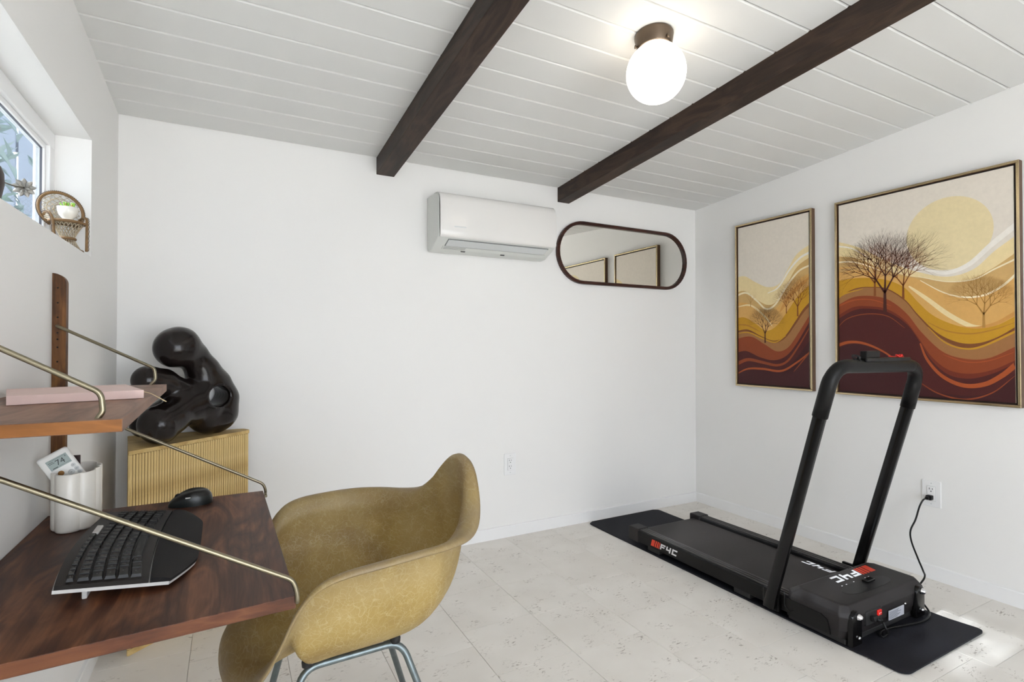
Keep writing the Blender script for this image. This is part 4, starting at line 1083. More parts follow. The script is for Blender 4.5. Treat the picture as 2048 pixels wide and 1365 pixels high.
def vase():
    cx, cy, h = -0.3310, 1.6780, 0.1380
    t = thing('lobed_vase', 'white lobed ceramic vase at the back of the desk holding a thermostat', 'vase', (cx, cy, DZ))
    def outline(sc, n=96):
        out = []
        for k in range(n):
            a = 2 * math.pi * k / n
            r = 1.0 / ((abs(math.cos(a)) / 0.0465) ** 2.4 + (abs(math.sin(a)) / 0.0860) ** 2.4) ** (1 / 2.4)
            lob = 0.86 + 0.14 * abs(math.cos(4 * a + 0.5)) ** 0.6
            out.append((r * lob * math.cos(a), r * lob * math.sin(a)))
        return [(x * sc, y * sc) for x, y in out]
    b = bm_new(); rings = []
    for z, s in ((0.0006, 0.94), (0.003, 0.98), (0.008, 1.0), (h * 0.5, 1.0), (h - 0.003, 1.0), (h, 0.98), (h, 0.93), (h - 0.004, 0.90), (0.012, 0.88), (0.010, 0.5)):
        rings.append([b.verts.new((x, y, z)) for x, y in outline(s)])
    for a, c in zip(rings[:-1], rings[1:]):
        n = len(a)
        for k in range(n): b.faces.new((a[k], a[(k + 1) % n], c[(k + 1) % n], c[k]))
    b.faces.new(rings[0][::-1]); b.faces.new(rings[-1])
    autosmooth(obj('vase_body', b, 'ceramic', t, world=False), 50)
    # dark case standing in the vase behind the thermostat
    p0, p1 = onY(139, 912, 1.715), onY(161, 912, 1.715)
    b = bm_new(); box(b, (p0.x, 1.712, DZ + 0.013), (p1.x, 1.718, p0.z), bev=0.001); o = obj('card_case', b, 'dark_case')
    tag(o, 'dark flat card case standing in the vase behind the thermostat', 'case')
    # thermostat
    k = 0.000162; a = math.radians(29.6); back = (-_f0) * 0.97 + V(0, 0, 0.24)
    r2 = V(0.985, 0.17, 0).normalized(); f2 = V(-0.17, 0.985, 0).normalized()
    TL = onY(70.5, 924, 1.648)
    u0 = (r2 * math.cos(a) + V(0, 0, 1) * math.sin(a)).normalized(); v0 = (-r2 * math.sin(a) + V(0, 0, 1) * math.cos(a) + f2 * 0.10).normalized()
    M0 = axes(TL, u0, v0)
    c = M0 @ V(0.037, -0.06, 0)
    t2 = thing('thermostat', 'white thermostat with a grey screen reading 74, leaning in the lobed vase', 'thermostat', c)
    P = lambda uu, vv, w=0.0: M0 @ V(uu * k, -vv * k, w)
    W_, H_ = 392, 560
    b = bm_new(); box(b, (0, -H_ * k, -0.012), (W_ * k, 0, 0.004), bev=0.006, seg=4, M=M0); body = autosmooth(obj('case', b, 'white_plastic', t2), 45)
    b = bm_new(); box(b, (80 * k, -240 * k, 0.0036), (345 * k, -82 * k, 0.0046), bev=0.0004, seg=1, M=M0); lcd = obj('screen', b, 'lcd', body)
    b = bm_new(); text_polys(b, '74', M0 @ Tm((232 * k, -166 * k, 0.0049)), 0.0185); text_polys(b, '°', M0 @ Tm((318 * k, -140 * k, 0.0049)), 0.012)
    for q in ((95, 120, 160, 126), (98, 140, 170, 146), (110, 215, 175, 226), (190, 218, 330, 221), (120, 98, 330, 101)): box(b, (q[0] * k, -q[3] * k, 0.0044), (q[2] * k, -q[1] * k, 0.0048), M=M0)
    obj('readout', b, 'lcd_ink', lcd)
    for (uu, vv), s in (((330, 300), 1), ((342, 362), 1), ((350, 425), 1), ((262, 378), 1.4)):
        b = bm_new(); lathe(b, [(0.0047 * s, 0), (0.0047 * s, 0.0012), (0.0040 * s, 0.0018), (0, 0.0018)], 18, M=M0 @ Tm((uu * k, -vv * k, 0.0035))); bt = obj('button', b, 'ac_grey', body)
        b = bm_new(); box(b, (uu * k - 0.0016, -vv * k - 0.0004, 0.0052), (uu * k + 0.0016, -vv * k + 0.0004, 0.0056), M=M0); obj('button_mark', b, 'lcd_ink', bt)
    b = bm_new(); lathe(b, [(0.0062, 0), (0.0062, 0.0012), (0.005, 0.0016), (0, 0.0016)], 20, M=M0 @ Tm((155 * k, -325 * k, 0.0035))); obj('brown_button', b, 'label_brown', body)
vase()

def keyboard():
    t = thing('ergonomic_keyboard', 'black curved keyboard with padded palm rest on the walnut desk', 'keyboard', (-0.166, 1.375, DZ), math.pi / 2)
    tilt = math.radians(6.2); L_ = 0.452
    MT = Tm((0, -0.1, 0.0045), (tilt, 0, 0))                    # plate frame: y from the front edge, z above plate
    def arc(x): return 0.018 * (1 - (x / 0.226) ** 2)          # gentle wave of the rows
    def zlift(x): return 0.0
    # outline in plate coordinates (x along, y depth)
    def outline(y_a, y_b, n=24, inset=0.0):
        top = [(-0.226 + inset + (0.452 - 2 * inset) * i / n) for i in range(n + 1)]
        return [(x, y_a(x)) for x in top] + [(x, y_b(x)) for x in reversed(top)]
    # silver base tray
    front = lambda x: -0.013 + 0.006 * (x / 0.226) ** 2 + 0.034 * max(0, (abs(x) - 0.125) / 0.101) ** 1.25
    back = lambda x: 0.195 + arc(x) * 0.9
    def slab(ya, yb, z0, z1, n=30):
        b = bm_new(); o_ = outline(ya, yb, n); prism(b, [MT @ V(x, y, z0) for x, y in o_], (MT.to_3x3() @ V(0, 0, z1 - z0))); return b
    obj('base_tray', slab(lambda x: front(x) + 0.002, back, 0.000, 0.006), 'kbd_silver', t, world=False)
    b = slab(lambda x: 0.060 + arc(x) * 0.5, lambda x: back(x) - 0.002, 0.006, 0.0135); obj('key_bed', b, 'kbd_body', t, world=False)
    # padded palm rest, domed
    b = bm_new(); n, m = 30, 8; G = []
    for j in range(m + 1):
        row = []
        for i in range(n + 1):
            x = -0.2255 + 0.451 * i / n; ya, yb = front(x), 0.058 + arc(x) * 0.5; s = j / m
            row.append(b.verts.new(MT @ V(x, ya + (yb - ya) * s, 0.006 + 0.0085 * math.sin(math.pi * (0.10 + 0.62 * s)) ** 0.6)))
        G.append(row)
    base = [b.verts.new(MT @ V(x, y, 0.0058)) for x, y in outline(front, lambda x: 0.058 + arc(x) * 0.5, n)]
    for j in range(m):
        for i in range(n): b.faces.new((G[j][i], G[j][i + 1], G[j + 1][i + 1], G[j + 1][i]))
    for i in range(n): b.faces.new((base[i], base[i + 1], G[0][i + 1], G[0][i]))
    for i in (0, n):                                             # close both ends
        lowr = [b.verts.new(MT @ V(-0.2255 + 0.451 * i / n, front(-0.2255 + 0.451 * i / n) + (0.058 + arc(-0.2255 + 0.451 * i / n) * 0.5 - front(-0.2255 + 0.451 * i / n)) * j / m, 0.0058)) for j in range(m + 1)]
        for j in range(m): b.faces.new((G[j][i], G[j + 1][i], lowr[j + 1], lowr[j]))
    b.faces.ensure_lookup_table(); autosmooth(obj('palm_rest', b, 'palm_rest', t, world=False), 40)
    for x in (-0.19, 0.19):
        b = bm_new(); box(b, (x - 0.016, 0.050, 0.0004), (x + 0.016, 0.058, 0.021), bev=0.002); obj('tilt_foot', b, 'kbd_silver', t, world=False)
    # keys: one mesh per width
    cache = {}
    def key_mesh(w, d):
        k = (round(w, 4), round(d, 4))
        if k not in cache:
            b = bm_new(); g = 0.0008; h = 0.0062
            lo = [(-w / 2 + g, -d / 2 + g), (w / 2 - g, -d / 2 + g), (w / 2 - g, d / 2 - g), (-w / 2 + g, d / 2 - g)]
            A = [b.verts.new((x, y, 0)) for x, y in lo]; B = [b.verts.new((x * (1 - 0.0034 / w * 1.2), y * (1 - 0.0034 / d * 1.2), h)) for x, y in lo]
            C = b.verts.new((0, 0, h - 0.0007))
            for i in range(4): b.faces.new((A[i], A[(i + 1) % 4], B[(i + 1) % 4], B[i])); b.faces.new((B[i], B[(i + 1) % 4], C))
            bmesh.ops.recalc_face_normals(b, faces=b.faces)
            me = bpy.data.meshes.new('key'); b.to_mesh(me); b.free(); me.materials.append(MATS['key_black']); cache[k] = me
        return cache[k]
    rows = [  # (y offset from the front of the key field, depth, [(legend, width units)...], right block)
        (0.000, 0.0185, [('ctrl', 1.4), ('', 1.2), ('alt', 1.2), (' ', 5.4), ('alt', 1.2), ('fn', 1.2), ('ctrl', 1.4)], ['', '', '', '0', '.', '']),
        (0.0190, 0.0185, [('shift', 2.1)] + [(c, 1) for c in 'ZXCVBNM,./'] + [('shift', 1.9)], ['', '', '', '1', '2', '3']),
        (0.0380, 0.0185, [('caps', 1.7)] + [(c, 1) for c in "ASDFGHJKL;'"] + [('enter', 1.3)], ['', '', '', '4', '5', '6']),
        (0.0570, 0.0185, [('tab', 1.4)] + [(c, 1) for c in 'QWERTYUIOP[]'] + [('\\', 0.6)], ['', '', '', '7', '8', '9']),
        (0.0760, 0.0185, [('`', 1)] + [(c, 1) for c in '1234567890-='] + [('back', 1.0)], ['', '', '', '', '/', '*']),
        (0.0975, 0.0125, [('esc', 1)] + [('F%d' % (k + 1), 1) for k in range(10)] + [('#', 2.6)], [])]
    leg = bm_new(); xl, xm, xr = -0.214, 0.108, 0.214
    for y, d, ks, rb in rows:
        tot = sum(w for _, w in ks); x = xl; un = (xm - xl) / tot
        for lg, w in ks:
            ww = w * un; xc = x + ww / 2; x += ww
            if lg == '#': continue
            yy = 0.070 + y + arc(xc) * 0.85 + d / 2
            slope = -2 * 0.018 * xc / 0.226 ** 2 * 0.85
            o = mesh_obj('key', key_mesh(ww, d), t); o.matrix_local = MT @ Tm((xc, yy, 0.0125), (0, 0, math.atan(slope)))
            if lg.strip(): text_polys(leg, lg, MT @ Tm((xc - (0 if len(lg) == 1 else 0), yy + 0.001, 0.0192)), 0.0062 if len(lg) == 1 else 0.0038)
        if rb:
            un = (xr - xm - 0.006) / 6
            for i, lg in enumerate(rb):
                xc = xm + 0.006 + un * (i + 0.5); yy = 0.070 + y + arc(xc) * 0.85 + d / 2; slope = -2 * 0.018 * xc / 0.226 ** 2 * 0.85
                o = mesh_obj('key', key_mesh(un, d), t); o.matrix_local = MT @ Tm((xc, yy, 0.0125), (0, 0, math.atan(slope)))
                if lg: text_polys(leg, lg, MT @ Tm((xc, yy + 0.001, 0.0192)), 0.0062)
    obj('key_legends', leg, 'legend', t, world=False, normals=False)
    xc = 0.080; b = bm_new(); box(b, (0.050, 0.1680 + arc(xc) * 0.85, 0.0125), (0.104, 0.1800 + arc(xc) * 0.85, 0.0180), bev=0.002, M=MT); obj('media_strip', b, 'kbd_silver', t, world=False)
keyboard()

def mouse():
    t = thing('computer_mouse', 'black and grey-green contoured computer mouse at the far end of the desk', 'mouse', (-0.092, 1.735, DZ), math.radians(96))
    def blob(z0, z1, inset, n=32, m=12):
        b = bm_new(); rings = []
        for j in range(m + 1):
            s = z0 + (z1 - z0) * j / m; ring = []
            for k in range(n):
                a = 2 * math.pi * k / n; cy, sx = math.cos(a), math.sin(a)
                r = math.sqrt(max(1 - s ** 2.6, 0)) ** 0.8
                y = 0.054 * cy * (0.35 + 0.65 * r); x = 0.034 * sx * (0.45 + 0.55 * r) * (1 - 0.14 * cy)
                hump = 0.041 * (1 - 0.55 * max(0, (y + 0.010) / 0.064) ** 1.6)
                ring.append(b.verts.new((x * inset, y * inset, 0.0006 + s * hump)))
            rings.append(ring)
        for a, c in zip(rings[:-1], rings[1:]):
            for k in range(n): b.faces.new((a[k], a[(k + 1) % n], c[(k + 1) % n], c[k]))
        b.faces.new(rings[0][::-1]); b.faces.new(rings[-1]); return b
    sh = autosmooth(obj('shell', blob(0.0, 0.66, 1.0), 'mouse_shell', t, world=False), 60)
    autosmooth(obj('top_cover', blob(0.60, 1.0, 1.006), 'mouse_top', t, world=False), 60)
    for y in (-0.010, 0.008):
        b = bm_new(); box(b, (-0.0335, y - 0.0065, 0.0215), (-0.0295, y + 0.0065, 0.0245), bev=0.001, M=Tm((0.002, 0, 0.002))); obj('side_button', b, 'kbd_silver', sh, world=False)
    b = bm_new(); lathe(b, [(0, -0.0035), (0.008, -0.0035), (0.0085, 0), (0.008, 0.0035), (0, 0.0035)], 18, M=Tm((0, 0.030, 0.0255), (0, math.pi / 2, 0))); obj('scroll_wheel', b, 'rubber_black', t, world=False)
mouse()
# ================================================================== ARMCHAIR
def shell_chair():
    t = thing('moulded_armchair', 'ochre moulded fibreglass armchair on grey steel legs at the desk', 'chair', (0.272, 1.386, 0.0), math.pi + math.radians(1.0))
    half = [(0.290, 0.000, 0.392), (0.284, 0.090, 0.393), (0.266, 0.160, 0.398), (0.240, 0.212, 0.418), (0.213, 0.246, 0.462), (0.189, 0.270, 0.524), (0.166, 0.290, 0.588), (0.134, 0.304, 0.631), (0.085, 0.311, 0.652), (0.0, 0.312, 0.660),
            (-0.085, 0.304, 0.663), (-0.160, 0.284, 0.661), (-0.226, 0.246, 0.660), (-0.270, 0.196, 0.672), (-0.298, 0.142, 0.712), (-0.312, 0.090, 0.764), (-0.318, 0.045, 0.790), (-0.320, 0.0, 0.797)]
    loop = half + [(x, -y, z) for x, y, z in half[-2:0:-1]]
    n0 = len(loop); P = [np.array(p) for p in loop]; rim = []
    for i in range(n0):
        a, b_, c, d = P[i - 1], P[i], P[(i + 1) % n0], P[(i + 2) % n0]
        for k in range(4):
            s = k / 4; rim.append(0.5 * ((2 * b_) + (-a + c) * s + (2 * a - 5 * b_ + 4 * c - d) * s * s + (-a + 3 * b_ - 3 * c + d) * s ** 3))
    C = np.array([-0.01, 0.0, 0.408]); b = bm_new(); rings = []; N = 16
    wl = b.verts.layers.float.new('wear')
    prof = [[] for _ in range(4 + N)]
    for R in rim:
        h = C[:2] - R[:2]; dist = np.hypot(*h); h = h / dist; f = min(max((R[2] - 0.44) / 0.14, 0), 1); f = f * f * (3 - 2 * f)
        def at(inw, dz): return np.array([R[0] + h[0] * inw, R[1] + h[1] * inw, R[2] + dz])
        lw = 0.034 + 0.022 * math.exp(-((R[0] + 0.25) / 0.07) ** 2) - 0.012 * min(max((R[2] - 0.70) / 0.09, 0), 1); wall = [at(0, -0.007), at(lw * 0.25, 0.0), at(lw * 0.62, -0.001), at(lw, -0.012)]; fall = [at(0, 0), at(0.006, 0.010), at(0.018, 0.022), at(0.040, 0.030)]
        pr = [w * f + q * (1 - f) for w, q in zip(wall, fall)]
        W = pr[-1]
        for j in range(1, N + 1):
            ph = math.pi / 2 * j / N
            nn = 2.35 + 0.5 * f
            hor = math.cos(ph) ** (2 / nn) if j < N else 0.0; ver = math.sin(ph) ** (2 / nn)
            if f < 1:                                           # the open front runs level into the seat
                hor = hor * f + (1 - j / N) * (1 - f); ver = ver * f + (j / N) ** 1.2 * (1 - f)
            # lower back and sides lean in towards the seat
            x = C[0] + (W[0] - C[0]) * hor; y = C[1] + (W[1] - C[1]) * hor; z = W[2] + (C[2] - W[2]) * ver
            pr.append(np.array([x, y, z]))
        for j, q in enumerate(pr): prof[j].append(q)
    n = len(rim)
    for j, row in enumerate(prof[:-1]):
        ring = []
        for q in row:
            v = b.verts.new(q); ring.append(v)
            v[wl] = (1.0, 0.95, 0.8, 0.55, 0.3, 0.12)[j] if j < 6 else 0.0
            if j >= 4: v[wl] = max(v[wl], 0.75 * min(max((q[2] - 0.55) / 0.2, 0), 1) * min(max((-q[0] - 0.12) / 0.12, 0), 1))
        rings.append(ring)
    cv = b.verts.new(C)
    for a, c in zip(rings[:-1], rings[1:]):
        for k in range(n): b.faces.new((a[k], a[(k + 1) % n], c[(k + 1) % n], c[k]))
    for k in range(n): b.faces.new((rings[-1][k], rings[-1][(k + 1) % n], cv))
    sh = obj('seat_shell', b, 'fibreglass', t, world=False, smooth=True)
    md = sh.modifiers.new('thick', 'SOLIDIFY'); md.thickness = 0.0048; md.offset = -1.0
    # base: two bent-tube side frames, cross bars, rubber shock mounts
    zt = 0.381
    for s in (-1, 1):
        y, yf = s * 0.112, s * 0.215
        b = bm_new(); path = fillet([V(0.205, yf, 0.012), V(0.128, y, zt), V(-0.100, y, zt + 0.002), V(-0.225, yf, 0.012)], [0, 0.04, 0.04, 0], 7); tube(b, path, 0.0085, 12); fr = obj('side_frame', b, 'zinc_steel', t, world=False)
        for x in (0.205, -0.225):
            b = bm_new(); lathe(b, [(0, 0.0004), (0.013, 0.0004), (0.014, 0.006), (0.011, 0.018), (0, 0.018)], 16, M=Tm((x, yf, 0))); obj('glide', b, 'rubber_black', fr, world=False)
        for x in (0.115, -0.085):
            b = bm_new(); lathe(b, [(0, zt), (0.012, zt + 0.004), (0.013, zt + 0.014), (0.011, zt + 0.022), (0, zt + 0.022)], 18, M=Tm((x, y, 0.0))); obj('shock_mount', b, 'rubber_black', t, world=False)
    for x in (0.085, -0.070):
        b = bm_new(); tube(b, [V(x, -0.112, zt - 0.001), V(x, 0.112, zt - 0.001)], 0.007, 10); obj('cross_bar', b, 'zinc_steel', t, world=False)
shell_chair()

# ================================================================== CORNER PEDESTAL AND SCULPTURE
PZ = 0.727
def pedestal():
    A, B = V(-0.314, 2.309, 0), V(0.0865, 2.661, 0); B2, C_ = V(0.062, 2.715, 0), V(-0.372, 2.715, 0)
    t = thing('corner_pedestal', 'three-sided corner stand faced with thin vertical oak slats', 'stand', (-0.16, 2.56, 0))
    def inset(pts, d):
        c = sum(pts, V(0, 0, 0)) / len(pts); return [p + (c - p).normalized() * d for p in pts]
    poly = [A, B, B2, C_]
    b = bm_new(); prism(b, [p + V(0, 0, 0.012) for p in inset(poly, 0.014)], (0, 0, PZ - 0.026)); obj('carcass', b, 'slat_gap', t)
    b = bm_new(); prism(b, [p + V(0, 0, PZ - 0.014) for p in poly], (0, 0, 0.014)); bmesh.ops.recalc_face_normals(b, faces=b.faces)
    bmesh.ops.bevel(b, geom=[e_ for e_ in b.edges if abs(e_.verts[0].co.z - e_.verts[1].co.z) > 0.005], offset=0.012, segments=4, profile=0.5, affect='EDGES'); obj('top_board', b, 'oak_top', t)
    b = bm_new(); prism(b, [p + V(0, 0, 0.0005) for p in poly], (0, 0, 0.020)); bmesh.ops.recalc_face_normals(b, faces=b.faces)
    bmesh.ops.bevel(b, geom=[e_ for e_ in b.edges if abs(e_.verts[0].co.z - e_.verts[1].co.z) > 0.005], offset=0.012, segments=4, profile=0.5, affect='EDGES'); obj('plinth', b, 'oak_top', t)
    def slats(p, q, nrm):
        d = q - p; L_ = d.length; e_ = d.normalized(); n = max(1, int(L_ / 0.0106)); w = L_ / n; rnd = random.Random(4)
        me = None
        for k in range(n):
            if me is None:
                bb = bm_new(); g = 0.0011; box(bb, (g, -0.006, 0), (w - g, 0.006, PZ - 0.036), bev=0.0012, seg=1); bmesh.ops.recalc_face_normals(bb, faces=bb.faces)
                me = bpy.data.meshes.new('slat'); bb.to_mesh(me); bb.free(); me.materials.append(MATS['oak_slat'])
            pos = p + e_ * (k * w) + nrm * rnd.uniform(-0.0008, 0.0008) + V(0, 0, 0.021)
            mesh_obj('slat', me, t, pos - ROOT_LOC[t], (0, 0, math.atan2(e_.y, e_.x)))
    e1 = (B - A).normalized(); n1 = V(e1.y, -e1.x, 0); slats(A - n1 * 0.007 + e1 * 0.007, B - n1 * 0.007 - e1 * 0.007, n1)
    e2 = (A - C_).normalized(); n2 = V(e2.y, -e2.x, 0); slats(C_ - n2 * 0.007 + e2 * 0.007, A - n2 * 0.007 - e2 * 0.007, n2)
pedestal()

def surface_nets(fn, lo, hi, h):
    lo, hi = np.array(lo), np.array(hi); dims = np.ceil((hi - lo) / h).astype(int) + 1
    ax = [lo[i] + h * np.arange(dims[i]) for i in range(3)]
    X, Y, Z = np.meshgrid(*ax, indexing='ij'); S = fn(X, Y, Z); ins = S < 0
    c = ins[:-1, :-1, :-1].astype(int)
    cnt = np.zeros(tuple(dims - 1), int); acc = np.zeros(tuple(dims - 1) + (3,)); ne = np.zeros(tuple(dims - 1))
    offs = [(i, j, k) for i in (0, 1) for j in (0, 1) for k in (0, 1)]
    sl = lambda A, o: A[o[0]:A.shape[0] - 1 + o[0], o[1]:A.shape[1] - 1 + o[1], o[2]:A.shape[2] - 1 + o[2]]
    for o in offs: cnt += sl(ins, o)
    act = (cnt > 0) & (cnt < 8)
    for a in offs:
        for d in range(3):
            if a[d] == 1: continue
            b_ = list(a); b_[d] = 1; sa, sb = sl(S, a), sl(S, tuple(b_)); m = (sa < 0) != (sb < 0)
            with np.errstate(divide='ignore', invalid='ignore'): tt = np.where(m, sa / (sa - sb), 0)
            for q in range(3): acc[..., q] += np.where(m, (a[q] + tt) if q == d else a[q], 0)
            ne += m
    idx = -np.ones(tuple(dims - 1), int); ids = np.argwhere(act); idx[act] = np.arange(len(ids))
    verts = lo + h * (ids + acc[act] / ne[act][:, None]); faces = []
    for d in range(3):
        e = [0, 0, 0]; e[d] = 1; u, w = [(1, 2), (2, 0), (0, 1)][d]
        a = ins[tuple(slice(0, dims[q] - e[q]) for q in range(3))]; b_ = ins[tuple(slice(e[q], dims[q]) for q in range(3))]
        for p in np.argwhere(a != b_):
            if p[u] == 0 or p[w] == 0 or p[u] >= dims[u] - 1 or p[w] >= dims[w] - 1: continue
            q = []
            for du, dw in ((0, 0), (1, 0), (1, 1), (0, 1)):
                z = p.copy(); z[u] -= du; z[w] -= dw; q.append(idx[tuple(z)])
            faces.append(q if a[tuple(p)] else q[::-1])
    return verts, faces

def sculpture():
    th = math.radians(38); e_ = V(math.cos(th), math.sin(th), 0); n = V(-math.sin(th), math.cos(th), 0); O = V(-0.180, 2.530, PZ)
    t = thing('abstract_sculpture', 'dark bronze abstract crouching figure with a hole through its side on the corner stand', 'sculpture', O, th)
    def Q(px, py, dt=0.0):
        p = onP(px, py, O + n * dt, n); d = p - O; return np.array([d.dot(e_), dt, d.z])
    K = 0.00204                                               # metres per pixel at this distance
    def cone(a, ra, b_, rb): return (a, ra * K, b_, rb * K)
    chains = [  # (points px, py, radius px, depth m)
        [(350, 697, 37, 0), (358, 695, 38, 0), (386, 712, 26, 0), (406, 742, 30, 0), (425, 770, 34, 0.005), (436, 798, 38, 0.01), (436, 826, 35, 0.01), (428, 848, 22, 0.01)],
        [(410, 770, 34, 0), (402, 800, 43, 0), (408, 826, 37, 0)], [(400, 806, 38, -0.01), (380, 816, 35, -0.02)],
        [(296, 761, 28, 0.015), (327, 766, 26, 0.01), (355, 782, 25, 0), (386, 792, 30, 0)],
        [(398, 800, 34, -0.01), (370, 814, 29, -0.03), (342, 836, 30, -0.045), (320, 849, 37, -0.050)],
        [(366, 800, 24, 0.02), (326, 826, 22, 0.05), (288, 851, 24, 0.065)],
        [(432, 828, 37, 0.0), (412, 846, 21, -0.01)]]
    prim = []
    for ci, ch in enumerate(chains):
        for a, c in zip(ch[:-1], ch[1:]): prim.append(cone(Q(a[0], a[1], a[3]), a[2], Q(c[0], c[1], c[3]), c[2]) + ((0.012 if ci == 3 else 0.026),))
    hc = Q(436, 793, -0.06); hd = np.array([0.235, 0.972, 0.0]); hd /= np.linalg.norm(hd)
    def fn(X, Y, Z):
        S = None; k = 0.026
        for a, ra, b_, rb, k in prim:
            d = b_ - a; L2 = d @ d; tt = np.clip(((X - a[0]) * d[0] + (Y - a[1]) * d[1] + (Z - a[2]) * d[2]) / L2, 0, 1)
            dist = np.sqrt((X - a[0] - d[0] * tt) ** 2 + ((Y - a[1] - d[1] * tt) * 1.0) ** 2 + (Z - a[2] - d[2] * tt) ** 2) - (ra + (rb - ra) * tt)
            if S is None: S = dist
            else:
                h = np.clip(0.5 + 0.5 * (S - dist) / k, 0, 1); S = S * (1 - h) + dist * h - k * h * (1 - h)
        x, y, z = X - hc[0], Y - hc[1], Z - hc[2]; al = x * hd[0] + y * hd[1]
        px_, py_ = x - hd[0] * al, y - hd[1] * al
        hole = np.sqrt((px_ ** 2 + py_ ** 2) / 0.050 ** 2 + z ** 2 / 0.042 ** 2) * 0.045 - 0.045
        S2 = -hole; k2 = 0.010; h = np.clip(0.5 - 0.5 * (S - S2) / k2, 0, 1); S = S * (1 - h) + S2 * h + k2 * h * (1 - h)
        S = np.maximum(S, 0.0008 - Z)
        return S
    vs_, fs = surface_nets(fn, (-0.36, -0.16, -0.01), (0.34, 0.19, 0.53), 0.0062)
    me = bpy.data.meshes.new('figure'); me.from_pydata([tuple(v) for v in vs_], [], fs); me.update()
    for p in me.polygons: p.use_smooth = True
    o = bpy.data.objects.new('figure', me); COL.objects.link(o); o.parent = t; me.materials.append(MATS['bronze'])
    sm_ = o.modifiers.new('soft', 'SMOOTH'); sm_.iterations = 6; sm_.factor = 0.5
    ss = o.modifiers.new('sub', 'SUBSURF'); ss.levels = 1; ss.render_levels = 1
sculpture()

# ================================================================== WINDOW SILL
def leaf_mesh(name, L_, w, th, m, curl=0.3):
    b = bm_new(); n = 5; rows = []
    for i in range(n + 1):
        s = i / n; ww = w * math.sin(math.pi * min(0.12 + s * 0.88, 1)) ** 0.8 * (1 if s < 0.99 else 0.05); y = L_ * s; z = curl * L_ * s * s
        rows.append([b.verts.new((-ww, y, z + th * 0.3)), b.verts.new((0, y, z + th)), b.verts.new((ww, y, z + th * 0.3)), b.verts.new((0, y, z - th * 0.6))])
    for a, c in zip(rows[:-1], rows[1:]):
        for k in range(4): b.faces.new((a[k], a[(k + 1) % 4], c[(k + 1) % 4], c[k]))
    b.faces.new(rows[0]); b.faces.new(rows[-1]); bmesh.ops.recalc_face_normals(b, faces=b.faces)
    for f_ in b.faces: f_.smooth = True
    me = bpy.data.meshes.new(name); b.to_mesh(me); b.free(); me.materials.append(MATS[m]); return me

